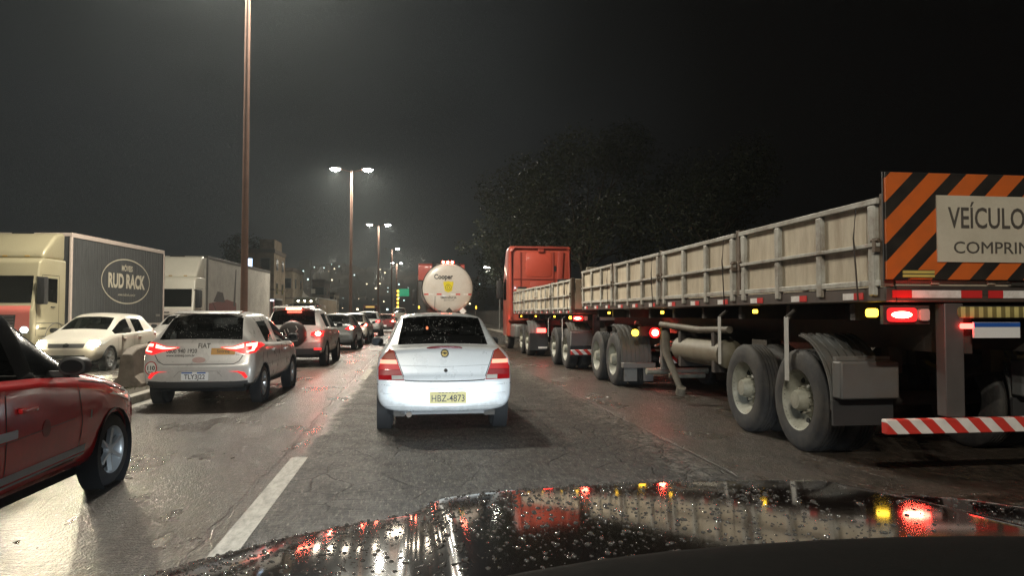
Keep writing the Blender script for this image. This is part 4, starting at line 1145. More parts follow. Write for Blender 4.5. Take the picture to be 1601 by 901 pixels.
BOARD = M('dusty white truck paint', (.56, .49, .375), .55, var=.15, vscale=1.1, bump=.3, bscale=3.0, dirt=(.24, .175, .11), dirt_scale=3.2, dirt_amt=.6, dstretch=(1, 1.6, .35))
BOARD_S = M('pale steel ribs', (.46, .455, .41), .5, var=.2, vscale=2.2, bump=.2, bscale=9, dirt=(.14, .095, .06), dirt_scale=3.5, dirt_amt=.8)
POST = M('rusted steel post', (.16, .115, .08), .7, var=.4, vscale=4, dirt=(.05, .035, .025), dirt_scale=5, dirt_amt=.7)
BEAM = M('rust brown side beam', (.060, .045, .038), .55, var=.35, vscale=2, dirt=(.10, .07, .05), dirt_scale=2.5, dirt_amt=.6)
def dropside(label, loc, rz, L, secs, axles, zb=(1.53, 1.66), ztop=2.43, hw=1.28, sign=False, legs=None, group='two coupled dropside trailers of the long truck'):
    root = thing('dropside_trailer', label, 'trailer', loc, rz, group)
    z0, z1 = zb
    for sx in (-1, 1):
        X = sx * hw
        MB().bx(X - sx * .12, X - sx * .02, 0.0, L, z0, z1 - .004).build('side_beam', BEAM, root, 30, .012)
        # reflective tape, marker lamps
        k = int(L / .95)
        for i in range(k):
            y = .45 + i * (L - .9) / (k - 1)
            MB().bx(X - sx * .019, X - sx * .014, y - .14, y - .002, z0 + .025, z0 + .085).build('reflective_strip', REF_R, root, 0)
            MB().bx(X - sx * .019, X - sx * .014, y + .002, y + .17, z0 + .025, z0 + .085).build('reflective_strip', REF_W, root, 0)
        for i in range(3):
            y = .6 + i * 3.3
            if y < L - .4: MB().box((X - sx * .06, y + 1.9, z0 - .07), (.04, .07, .045)).build('marker_lamp', AMBER_ON, root, 30, .01)
        # hinged side boards
        ys = [L * i / secs for i in range(secs + 1)]
        for a, b in zip(ys, ys[1:]):
            y0, y1 = a + .055, b - .055
            m = MB().bx(X - sx * .055, X - sx * .035, y0, y1, z1 + .01, ztop - .02)
            pn = m.build('side_board', BOARD, root, 0)
            pn.location = (sx * random.uniform(-.004, .006), 0, random.uniform(-.006, .004)); pn.rotation_euler = (random.uniform(-.0015, .0015), 0, 0)
            for ly in (y0 + .03, y1 - .03):
                MB().bx(X - sx * .034, X + sx * .030, ly - .02, ly + .02, z1 + .30, z1 + .42).cyl((X + sx * .02, ly - .05, z1 + .40), (X + sx * .02, ly + .05, z1 + .40), .012, n=8).build('latch', POST, pn, 30)
            MB().tube([(X + sx * .015, y0 + .3, ztop - .05), (X + sx * .03, y0 + .32, z1 + .45), (X + sx * .02, y0 + .28, z1 - .12)], .008, 6).build('lashing_cord', CHASSIS, pn)
            r = MB()
            zm = z1 + (ztop - z1) * .47
            r.bx(X - sx * .040, X + sx * .012, y0, y1, ztop - .055, ztop)
            r.bx(X - sx * .037, X + sx * .004, y0, y1, z1 + .005, z1 + .06)
            r.build('board_frame', BOARD_S, pn, 30, .008)
            r2 = MB().bx(X - sx * .036, X + sx * .022, y0, y1, zm - .018, zm + .018); r2.build('middle_rail', BOARD_S, pn, 30, .006)
            for i in range(4):
                yy = y0 + .10 + (y1 - y0 - .2) * i / 3
                MB().bx(X - sx * .045, X + sx * .008, yy - .05, yy + .05, z1 - .075, ztop - .056).build('rib', BOARD_S, pn, 30, .012)
        for y in ys:
            MB().bx(X - sx * .10, X - sx * .010, max(0, y - .05), min(L, y + .05), z1 + .002, ztop + .03).build('corner_post' if y in (0, L) else 'post', POST, root, 30, .008)
    ix = hw - .125
    MB().bx(-ix, ix, .0, L, z1 - .07, z1 + .004).build('load_bed', CHASSIS, root, 0)
    MB().bx(-ix, ix, L - .06, L - .01, z1 + .006, ztop + .12).build('front_board', BOARD, root, 30, .01)
    tg = MB().bx(-ix, ix, .01, .06, z1 + .006, ztop); tg.bx(-ix, ix, -.012, .012, ztop - .08, ztop - .004)
    for xx in (-.8, -.27, .27, .8): tg.bx(xx - .04, xx + .04, -.010, .012, z1 + .02, ztop - .085)
    tb = tg.build('tailgate', BOARD, root, 30, .006)
    MB().cyl((-.9, -.02, z1 + .45), (-.5, -.02, z1 + .45), .018, n=8).build('latch', CHASSIS, tb)
    MB().bx(-ix, ix, .0, .10, z0 + .0, z1 - .075).build('rear_beam', BEAM, root, 30, .01)
    # frame rails, axles, springs
    fr = MB()
    for sx in (-1, 1): fr.bx(sx * .38, sx * .52, .1, L - .2, 1.08, z0 - .01)
    fr.build('frame_rails', CHASSIS, root, 20)
    cm = MB()
    for i in range(int(L / 1.2)): cm.bx(-hw + .12, hw - .12, .6 + i * 1.2, .68 + i * 1.2, z0 - .16, z0 - .005)
    cm.build('cross_members', CHASSIS, root, 0)
    for y in axles:
        MB().cyl((-.95, y, .53), (.95, y, .53), .075, n=14).build('axle', CHASSIS, root)
        for sx in (-1, 1):
            sp = MB().prism([(y - .55, .88), (y, .68), (y + .55, .88), (y + .55, .93), (y, .76), (y - .55, .93)], sx * .50, sx * .60)
            sp.bx(sx * .48, sx * .62, y - .62, y - .50, .85, 1.1).bx(sx * .48, sx * .62, y + .50, y + .62, .85, 1.1)
            sp.build('leaf_spring', CHASSIS, root, 20)
            truck_wheel(root, sx * (hw - .17), y)
    ya = min(axles)
    for sx in (-1, 1):
        fender(root, sx, ya, .56, .64, hw - .62, hw - .03, 95, 185)
        f = MB().bx(sx * (hw - .64), sx * (hw - .02), ya - .70, ya - .67, .36, .60); f.build('mudflap', M('black rubber flap', (.03, .03, .032), .7, var=.3), root, 0)
        f = MB().bx(sx * (hw - .63), sx * (hw - .03), ya - .82, ya - .665, .62, .98); f.build('guard_box', GUARD, root, 30, .02)
        MB().bx(sx * (hw - .60), sx * (hw - .05), ya - .72, ya - .66, .985, 1.02).build('guard_rail', GREYM, root, 30)
        for y, zz in ((ya + .12, .72), (max(axles) + .58, .78)):
            MB().bx(sx * (hw + .006), sx * (hw + .010), y - .045, y + .045, zz, z0 - .13).build('guard_strip', STRAP, root, 0)
            MB().cyl((sx * (hw - .1), y, z0 - .05), (sx * (hw + .006), y, z0 - .14), .02, n=8).build('strip_hanger', CHASSIS, root)
    # under-run bumper and lamps
    MB().bx(-hw, hw, -.02, .06, .41, .535).build('bumper', CHEV, root, 30, .008)
    for sx in (-1, 1): MB().bx(sx * .52, sx * .70, .02, .14, .54, z0 - .01).build('bumper_strut', M('grey strut paint', (.085, .078, .076), .5, var=.3), root, 30, .01)
    for sx in (-1, 1):
        lb = MB().bx(sx * (hw - .46), sx * (hw - .03), .05, .09, z0 - .19, z0 - .03).build('lamp_board', CHASSIS, root, 0)
        MB().prism(rrect(hw - .32, hw - .06, z0 - .17, z0 - .05, .03), .01, .05, 'XZ', .006).build('tail_light', RED_SOFT, root) if sx > 0 else MB().prism(mirror(rrect(hw - .32, hw - .06, z0 - .17, z0 - .05, .03)), .01, .05, 'XZ', .006).build('tail_light', RED_SOFT, root)
        ex = sx * (hw - .17)
        MB().prism(ell(ex, z0 - .11, .09, .028, 18), -.004, .012, 'XZ').build('lit_bulb', RED_HOT, root)
        MB().prism(rrect(sx * (hw - .39) - .045, sx * (hw - .39) + .045, z0 - .16, z0 - .06, .02), .01, .05, 'XZ').build('reversing_lamp', CLEAR_L, root)
        MB().prism(rrect(.14, .26, z0 - .13, z0 - .055, .03), sx * (hw - .05), sx * (hw - .0), 'YZ', .006).build('side_lamp', AMBER_ON, root)
    lamp('POINT', 'tail_glow', (-hw + .19, -.10, z0 - .11), 3, (1, .06, .04), root, size=.05)
    if legs is not None:
        for sx in (-1, 1):
            MB().bx(sx * .62, sx * .74, legs - .06, legs + .06, .35, 1.2).bx(sx * .56, sx * .80, legs - .12, legs + .12, .33, .36).build('landing_leg', GREYM, root, 30, .01)
    if sign:
        OB = stripe_mat('orange black hazard bands', (.62, .13, .02), (.014, .013, .012), 1, -1, .355, .5, .42, shift=.30, dirt=.2)
        wp = MB().bx(-hw, hw, -.055, -.03, 1.72, 2.63).build('warning_panel', OB, root, 0)
        fm = MB().bx(-hw - .008, hw + .008, -.028, -.015, 1.71, 2.64); fm.build('panel_backing', BLACKP, root, 0)
        bd = MB().bx(-.82, .82, -.068, -.057, 1.87, 2.44).build('text_board', M('off white board', (.60, .55, .45), .5, var=.08, dirt=(.35, .30, .22), dirt_scale=3, dirt_amt=.4), root, 0)
        bd['label'] = 'off white board lettered VEÍCULO LONGO'
        lm = M('grey board lettering', (.09, .08, .07), .5)
        text('VEÍCULO LONGO', .255, (0, -.071, 2.24), BACK, lm, bd, sx=.70, bold=.002)
        text('COMPRIMENTO', .145, (-.08, -.071, 1.99), BACK, lm, bd, sx=1.15)
        MB().bx(-1.14, -.85, -.066, -.057, 1.735, 1.80).build('yellow_sticker', stripe_mat('yellow ruled sticker', (.62, .50, .13), (.10, .09, .04), 0, 1, .032, .5, .35), root, 0)
        for i, (a, b, mt) in enumerate(((-1.20, -1.02, REF_R), (-1.018, -.56, REF_W), (-.558, -.36, REF_R), (-.30, -.16, REF_R), (-.158, .30, REF_W), (.302, .50, REF_R), (.56, 1.0, REF_W), (1.002, 1.2, REF_R))):
            MB().bx(a, b, -.006, -.001, z0 + .035, z0 + .10).build('reflective_strip', mt, root, 0)
        yb = MB().prism(rrect(-.58, .58, 1.395, 1.49, .03), .01, .045, 'XZ', .005).build('route_plate', stripe_mat('yellow dotted plate', (.60, .52, .20), (.20, .17, .06), 1, 0, .085, .45, .5), root)
        yl = MB().prism(rrect(-.62, .62, 1.385, 1.50, .03), .046, .06, 'XZ', .005).build('plate_frame', BLACKP, root)
        pb = MB().bx(-.44, .0, .0, .02, 1.22, 1.355).build('licence_plate', M('white licence plate'), root, 0)
        MB().bx(-.44, .0, -.003, -.001, 1.315, 1.353).build('plate_band', M('plate blue'), pb, 0)
        MB().prism(rrect(-.56, -.45, 1.30, 1.345, .015), -.005, .03, 'XZ').build('plate_lamp', RED_ON, root)
        MB().bx(-.10, .10, -.03, .0, 1.675, 1.70).build('gate_handle', CHROME, root, 30)
    else:
        MB().prism(rrect(-.6, .6, 1.28, 1.36, .01), .02, .05, 'XZ').build('licence_plate', M('white licence plate'), root)
    return root
TX = 5.23
dropside('long dropside trailer nearest the photo, orange hazard panel reading VEÍCULO LONGO on its tail', (TX, 5.80, 0), 0, 11.4, 4, (1.52, 2.80), sign=True)
dropside('lower dropside trailer coupled right behind the orange red cab', (TX, 18.35, 0), 0, 10.9, 4, (.95, 2.55), zb=(1.44, 1.56), ztop=2.33, legs=8.6)

def dolly():
    root = thing('trailer_dolly', 'two axle dolly under the front of the near trailer, red lamp and chevron plate', 'trailer dolly', (TX, 13.55, 0))
    fr = MB()
    for sx in (-1, 1): fr.bx(sx * .36, sx * .50, -.2, 3.4, .95, 1.18)
    fr.bx(-.5, .5, .1, .3, .95, 1.16).bx(-.5, .5, 2.9, 3.1, .95, 1.16)
    fr.build('frame_rails', CHASSIS, root, 20)
    MB().cyl((0, 1.7, 1.19), (0, 1.7, 1.30), .55, n=28).bx(-.5, .5, 1.0, 2.4, 1.302, 1.36).build('fifth_wheel', M('greasy steel', (.10, .08, .06), .4, metal=.5), root, 30)
    MB().prism([(.5, 1.36), (2.2, 1.36), (2.5, 1.5), (.2, 1.5)], -.9, .9, 'YZ', .02).build('turntable_plate', BEAM, root, 30)
    for y in (1.02, 2.34):
        MB().cyl((-.95, y, .53), (.95, y, .53), .075, n=14).build('axle', CHASSIS, root)
        for sx in (-1, 1): truck_wheel(root, sx * 1.11, y)
    for sx in (-1, 1):
        fender(root, sx, 1.02, .58, .62, .64, 1.24, 80, 190, 7)
        MB().bx(sx * .62, sx * 1.26, .18, .34, .40, .50).bx(sx * .64, sx * .84, .26, .30, .14, .42).bx(sx * .96, sx * 1.22, .26, .30, .14, .42).build('mudflap_bracket', GREYM, root, 30, .01)
        MB().bx(sx * .40, sx * .98, .02, .16, 1.02, 1.20).build('lamp_board', CHASSIS, root, 20)
        MB().cyl((sx * .70, -.03, 1.08), (sx * .70, .02, 1.08), .10, n=24).build('tail_light', RED_SOFT if sx < 0 else RED_L, root)
        if sx < 0: MB().cyl((sx * .70, -.045, 1.08), (sx * .70, -.028, 1.08), .06, n=24).build('lit_bulb', RED_HOT, root)
        MB().cyl((sx * 1.08, -.02, 1.08), (sx * 1.08, .02, 1.08), .065, n=20).build('side_lamp', AMBER_ON, root)
        MB().bx(sx * .28, sx * .62, -.06, -.03, .50, .63).build('chevron_plate', CHEV, root, 0)
    hs = MB()
    for k, (dx, zz) in enumerate(((-.62, .82), (-.50, .86), (-.40, .80))):
        hs.tube([(dx, .2, zz), (dx + .15, -.1, zz + .1), (dx + .4, -.3, zz + .05), (dx + .6, -.1, zz + .12)], .028)
    hs.build('air_hose', STRAP, root)
    MB().cyl((-.9, -.1, .36), (.3, -.1, .36), .06, n=10).cyl((-.5, -.2, .28), (.2, -.2, .28), .05, n=10).build('rear_tube', CREAM_RIM, root)
    MB().prism([(3.0, .90), (4.9, .86), (4.9, .98), (3.0, 1.1)], -.10, .10).build('drawbar', CHASSIS, root)
    lamp('POINT', 'tail_glow', (-.70, -.12, 1.08), 3.5, (1, .06, .04), root, size=.06)
    return root
dolly()
def under_gear():
    # landing gear, air tank and props hanging under the middle of the near trailer
    root = bpy.data.objects['dropside_trailer']
    MB().lathe([(-.95, .0001), (-.93, .14), (-.88, .20), (.88, .20), (.93, .14), (.95, .0001)], c=(-.93, 4.75, .88), axis='Y', n=26).build('air_tank', M('muddy cream tank', (.20, .18, .13), .5, var=.3, dirt=(.12, .09, .06), dirt_scale=3, dirt_amt=.7), root)
    MB().tube([(-1.08, 6.05, 1.15), (-1.10, 5.95, .78), (-1.02, 5.55, .25)], [.07, .065, .045], 12).cyl((-1.02, 5.55, .16), (-1.02, 5.50, .27), .075, n=14).build('prop_leg', M('muddy steel', (.17, .15, .115), .6, var=.35, dirt=(.06, .045, .035), dirt_scale=4, dirt_amt=.8), root)
    MB().tube([(-1.05, 3.6, 1.22), (-1.08, 4.6, 1.20), (-1.10, 6.2, 1.26)], .05, 10).build('side_tube', M('muddy steel'), root)
    MB().bx(-1.10, -.55, 4.0, 4.1, .62, 1.2).build('tank_bracket', CHASSIS, root, 20)
    MB().bx(-1.10, -.55, 5.3, 5.4, .62, 1.2).build('tank_bracket', CHASSIS, root, 20)
    for sx in (-1, 1): MB().bx(sx * .60, sx * .74, 7.2, 7.34, .45, 1.3).bx(sx * .56, sx * .78, 7.16, 7.38, .42, .45).build('landing_leg', GREYM, root, 30, .01)
    MB().bx(.55, 1.1, 3.9, 5.6, .6, 1.05).build('tool_box', GREYM, root, 30, .03)
under_gear()

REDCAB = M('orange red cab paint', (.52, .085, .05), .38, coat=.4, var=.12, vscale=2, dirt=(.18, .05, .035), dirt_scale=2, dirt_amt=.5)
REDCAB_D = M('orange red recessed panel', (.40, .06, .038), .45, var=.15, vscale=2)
def tractor():
    root = thing('truck_tractor', 'orange red sleeper cab at the head of the long dropside truck', 'truck', (TX - .08, 29.75, 0))
    prof = [(0, 1.15), (0, 4.02), (.10, 4.24), (1.2, 4.22), (1.75, 3.6), (2.1, 2.9), (2.25, 1.9), (2.28, .5), (.7, .5), (.7, 1.15)]
    m = MB().prism(prof, -1.28, 1.28, 'YZ', .09, 3); bvh = mkbvh(m.bm); m.build('cab', REDCAB, root, 35)
    # rear wall: rim, recessed panel, channels
    wl = MB()
    wl.tube([(-1.20, -.02, 1.3), (-1.20, -.02, 4.0), (-1.08, -.02, 4.16), (1.08, -.02, 4.16), (1.20, -.02, 4.0), (1.20, -.02, 1.3)], .05, 10)
    wl.bx(-1.2, 1.2, -.03, -.002, 2.86, 2.90)
    wl.bx(.50, .54, -.03, -.002, 1.3, 4.0).bx(-.86, -.80, -.03, -.002, 1.3, 3.98).build('rear_rim', M('dark red rim', (.30, .045, .03), .5), root)
    MB().prism(rrect(-.62, .46, 2.98, 3.98, .14), -.018, 0.01, 'XZ', .008).build('rear_panel', M('bright red panel', (.56, .085, .05), .4, coat=.3, var=.06), root)
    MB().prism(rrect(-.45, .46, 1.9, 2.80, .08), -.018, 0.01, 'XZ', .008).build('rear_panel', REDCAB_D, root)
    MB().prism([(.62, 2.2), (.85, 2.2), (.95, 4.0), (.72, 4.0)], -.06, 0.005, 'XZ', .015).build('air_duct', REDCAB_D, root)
    MB().bx(-.12, .12, -.09, -.005, 3.98, 4.1).build('clearance_bracket', REDCAB_D, root, 30, .01)
    MB().bx(.55, .63, -.03, -.004, 3.20, 3.42).build('vent', DARK, root, 30)
    MB().cyl((.93, -.30, 2.0), (.93, -.30, 2.86), .30, n=24).build('air_intake', BLACKP, root, 40)
    MB().bx(-.98, -.62, -.30, -.05, 1.9, 2.55).build('battery_box', BLACKP, root, 30, .03)
    for side, sx in (('right', 1), ('left', -1)):
        patch(bvh, [(1.15, 2.05), (2.0, 2.05), (1.95, 2.75), (1.6, 2.95), (1.15, 2.95)], side, 'side_window', GLASS_D, root, off=.006)
        line(bvh, [(1.05, .9), (1.05, 3.0), (1.7, 3.0)], side, .02, 'door_seam', SEAM, root)
        MB().prism(rrect(1.95, 2.15, 2.1, 2.9, .05), sx * 1.36, sx * 1.58, 'YZ', .03).build('door_mirror', BLACKP, root)
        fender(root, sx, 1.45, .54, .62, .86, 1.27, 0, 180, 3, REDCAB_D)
        truck_wheel(root, sx * 1.08, 1.45, steer=True)
        MB().bx(sx * .72, sx * 1.22, -1.2, .3, .50, 1.05).build('fuel_tank', GREYM, root, 30, .08)
        for y in (-4.15, -2.75): truck_wheel(root, sx * 1.08, y)
        fender(root, sx, -4.15, .58, .62, .62, 1.24, 90, 190, 5)
        MB().bx(sx * .62, sx * 1.24, -5.0, -4.9, .22, .80).build('mudflap', BLACKP, root, 0)
        MB().bx(sx * .70, sx * 1.0, -5.05, -4.98, .82, .96).build('tail_light', RED_ON if sx < 0 else RED_L, root, 30, .01)
        MB().bx(sx * .66, sx * .96, -5.06, -5.02, .28, .34).build('reflective_strip', REF_W, root, 0)
    patch(bvh, [(-1.1, 1.75), (1.1, 1.75), (1.05, 2.8), (-1.05, 2.8)], 'front', 'windscreen', GLASS_D, root)
    patch(bvh, [(-.9, .7), (.9, .7), (.95, 1.5), (-.95, 1.5)], 'front', 'grille', BLACKP, root)
    for sx in (-1, 1): patch(bvh, rrect(sx * .95 - .2, sx * .95 + .2, .68, .88, .04), 'front', 'headlight', HEAD_ON, root)
    fr = MB()
    for sx in (-1, 1): fr.bx(sx * .32, sx * .44, -5.0, 2.0, .78, 1.05)
    fr.build('frame_rails', CHASSIS, root, 20)
    MB().cyl((0, -3.4, 1.06), (0, -3.4, 1.2), .5, n=24).build('fifth_wheel', CHASSIS, root)
    for y in (-4.15, -2.75, 1.45): MB().cyl((-.95, y, .53), (.95, y, .53), .08, n=12).build('axle', CHASSIS, root)
    lamp('SPOT', 'headlight_beam', (-.95, 2.45, .78), 700, (1, .9, .7), root, aim=(-1.6, 14, 0), angle=80, blend=.8)
    return root
tractor()

# ------------------------------------------------------------------ the tanker in the middle lane
def tanker():
    root = thing('tanker_truck', 'white tanker seen from behind, red cab showing past its round tank end with yellow shield', 'tanker truck', (1.51, 33.0, 0))
    TW = M('tank white paint', (.60, .56, .51), .35, coat=.3, var=.07, vscale=1.5, dirt=(.42, .34, .26), dirt_scale=1.2, dirt_amt=.4)
    r = 1.115; zc = 2.60
    MB().lathe([(-.16, .0001), (-.155, .4 * r), (-.13, .7 * r), (-.08, .9 * r), (-.02, .985 * r), (.03, r), (6.2, r), (6.3, .93 * r), (6.42, .5 * r), (6.45, .0001)], c=(0, 0, zc), axis='Y', n=64).build('tank', TW, root, 50)
    MB().lathe([(.02, r), (.0, r + .03), (.06, r + .035), (.10, r)], c=(0, 0, zc), axis='Y', n=64).build('tank_rim', M('dark rim', (.05, .045, .04), .5), root, 50)
    end = MB().lathe([(-.16, .0001), (-.155, .4 * r), (-.13, .7 * r), (-.08, .9 * r), (-.02, .985 * r), (.03, r)], c=(0, 0, zc), axis='Y', n=64)
    bvh = mkbvh(end.bm); end.bm.free()
    decal_text(bvh, 'Cooper', .30, -.20, zc + .50, 'back', LETTER, root, off=.006, bold=.010, sx=.86)
    ye = M('shield yellow', (.70, .58, .02), .45)
    sh = [(-.23, .20), (-.20, .28), (-.14, .25), (0, .29), (.14, .25), (.20, .28), (.23, .20), (.18, .0), (.17, -.14), (.0, -.22), (-.17, -.14), (-.18, .0)]
    e = patch(bvh, [(a + .02, zc + .03 + b) for a, b in sh], 'back', 'emblem', ye, root, off=.008)
    dk = M('emblem olive', (.16, .14, .02), .5)
    for ra, rb in ((.13, .105), (.06, .04)):
        line(bvh, [(.02 + ra * math.cos(2 * math.pi * k / 20), zc + .035 + ra * math.sin(2 * math.pi * k / 20)) for k in range(21)], 'back', .022, 'emblem_ring', dk, e, off=.012)
    decal_text(bvh, 'EMERGÊNCIA', .135, .03, zc - .42, 'back', M('dark grey lettering'), root, off=.006, bold=.003, sx=.86)
    decal_text(bvh, '0800 9434 1099', .075, .05, zc - .54, 'back', M('dark grey lettering'), root, off=.006, sx=.95)
    for a, b, mt in ((-1.04, -.85, REF_R), (-.84, -.63, REF_W), (-.49, -.28, REF_R), (.12, .34, REF_W), (.35, .55, REF_R), (.70, .90, REF_W), (.91, 1.06, REF_R)):
        patch(bvh, [(a, zc - .30), (b, zc - .30), (b, zc - .24), (a, zc - .24)], 'back', 'reflective_strip', mt, root, off=.006, skirt=.004)
    line(bvh, [(-.56, zc - .35), (-.58, zc - 1.0)], 'back', .02, 'pipe', M('dark grey lettering'), root, off=.02)
    for dx in (-.20, 0, .20): MB().lathe([(-.03, .0001), (-.02, .05), (.03, .055), (.05, .05)], c=(dx, .02, zc + r + .05), axis='Y', n=16).build('marker_lamp', RED_HOT, root)
    MB().bx(-.30, .30, .04, .09, zc + r - .04, zc + r + .11).build('lamp_bar', REDCAB_D, root, 30, .01)
    for dx, mt in ((.06, M('hazard black diamond', (.03, .025, .02), .5)), (.66, REF_W)):
        d = .16; MB().prism([(dx - d, zc - 1.02), (dx, zc - 1.02 + d), (dx + d, zc - 1.02), (dx, zc - 1.02 - d)], -.20, -.18, 'XZ').build('hazard_diamond', mt, root, 0)
    MB().bx(-.45, -.30, -.18, .1, zc - 1.06, zc - .98).build('valve', CHROME, root, 30, .02)
    wk = MB().bx(-.45, .45, 1.0, 5.6, zc + r + .02, zc + r + .05)
    for y in (1.6, 3.2, 4.8): wk.cyl((0, y, zc + r - .05), (0, y, zc + r + .14), .28, n=20)
    wk.build('manhole_walkway', GREYM, root, 40)
    fr = MB()
    for sx in (-1, 1): fr.bx(sx * .36, sx * .50, 0, 8.6, 1.0, 1.30)
    for y in (.4, 2.2, 4.0, 5.8): fr.bx(-.85, .85, y, y + .12, 1.25, 1.75)
    fr.build('frame_rails', CHASSIS, root, 20)
    MB().bx(-1.22, 1.22, -.05, .05, .45, .60).build('bumper', CHEV, root, 0)
    for sx in (-1, 1):
        MB().bx(sx * .75, sx * 1.2, -.02, .06, 1.02, 1.18).build('tail_light', RED_ON, root, 30, .01)
        MB().bx(sx * 1.24, sx * 1.29, -.03, .02, 1.70, 1.80).build('side_lamp', AMBER_ON, root, 30, .01)
        MB().cyl((sx * 1.20, .0, 1.2), (sx * 1.26, .0, 1.75), .02, n=8).build('lamp_stalk', CHASSIS, root)
        for y in (1.1, 2.4): truck_wheel(root, sx * 1.08, y)
        truck_wheel(root, sx * 1.08, 7.4, steer=True)
        fender(root, sx, 1.1, .56, .64, .62, 1.22, 85, 185, 5)
        fender(root, sx, 2.4, .56, .64, .62, 1.22, -5, 95, 5)
    for y in (1.1, 2.4, 7.4): MB().cyl((-.95, y, .53), (.95, y, .53), .08, n=12).build('axle', CHASSIS, root)
    CABG = M('dark grey cab side', (.075, .07, .065), .5, var=.2)
    m = MB().prism([(6.55, 1.0), (6.55, 3.25), (8.6, 3.2), (8.85, 2.0), (8.9, .5), (6.9, .5), (6.9, 1.0)], -1.30, 1.24, 'YZ', .07, 3); b2 = mkbvh(m.bm); m.build('cab', CABG, root, 35)
    MB().prism([(6.6, 3.26), (6.6, 4.06), (6.8, 4.16), (7.5, 4.1), (8.45, 3.3), (8.5, 3.26)], -1.26, 1.20, 'YZ', .16, 4).build('roof_deflector', M('pinkish red deflector', (.75, .16, .13), .4, coat=.4, var=.1), root, 35)
    MB().bx(-.53, .93, 6.40, 6.56, 2.6, 4.22).build('deflector_back', M('dark back', (.035, .03, .03), .6), root, 30, .03)
    for side in ('left', 'right'): patch(b2, [(7.6, 2.1), (8.5, 2.1), (8.4, 2.95), (7.6, 2.95)], side, 'side_window', GLASS_D, root)
    patch(b2, [(-1.1, 1.9), (1.05, 1.9), (1.0, 2.95), (-1.05, 2.95)], 'front', 'windscreen', GLASS_D, root)
    for sx in (-1, 1): MB().prism(rrect(8.6, 8.75, 2.0, 2.8, .04), sx * 1.36, sx * 1.56, 'YZ', .03).build('door_mirror', BLACKP, root)
    return root
tanker()

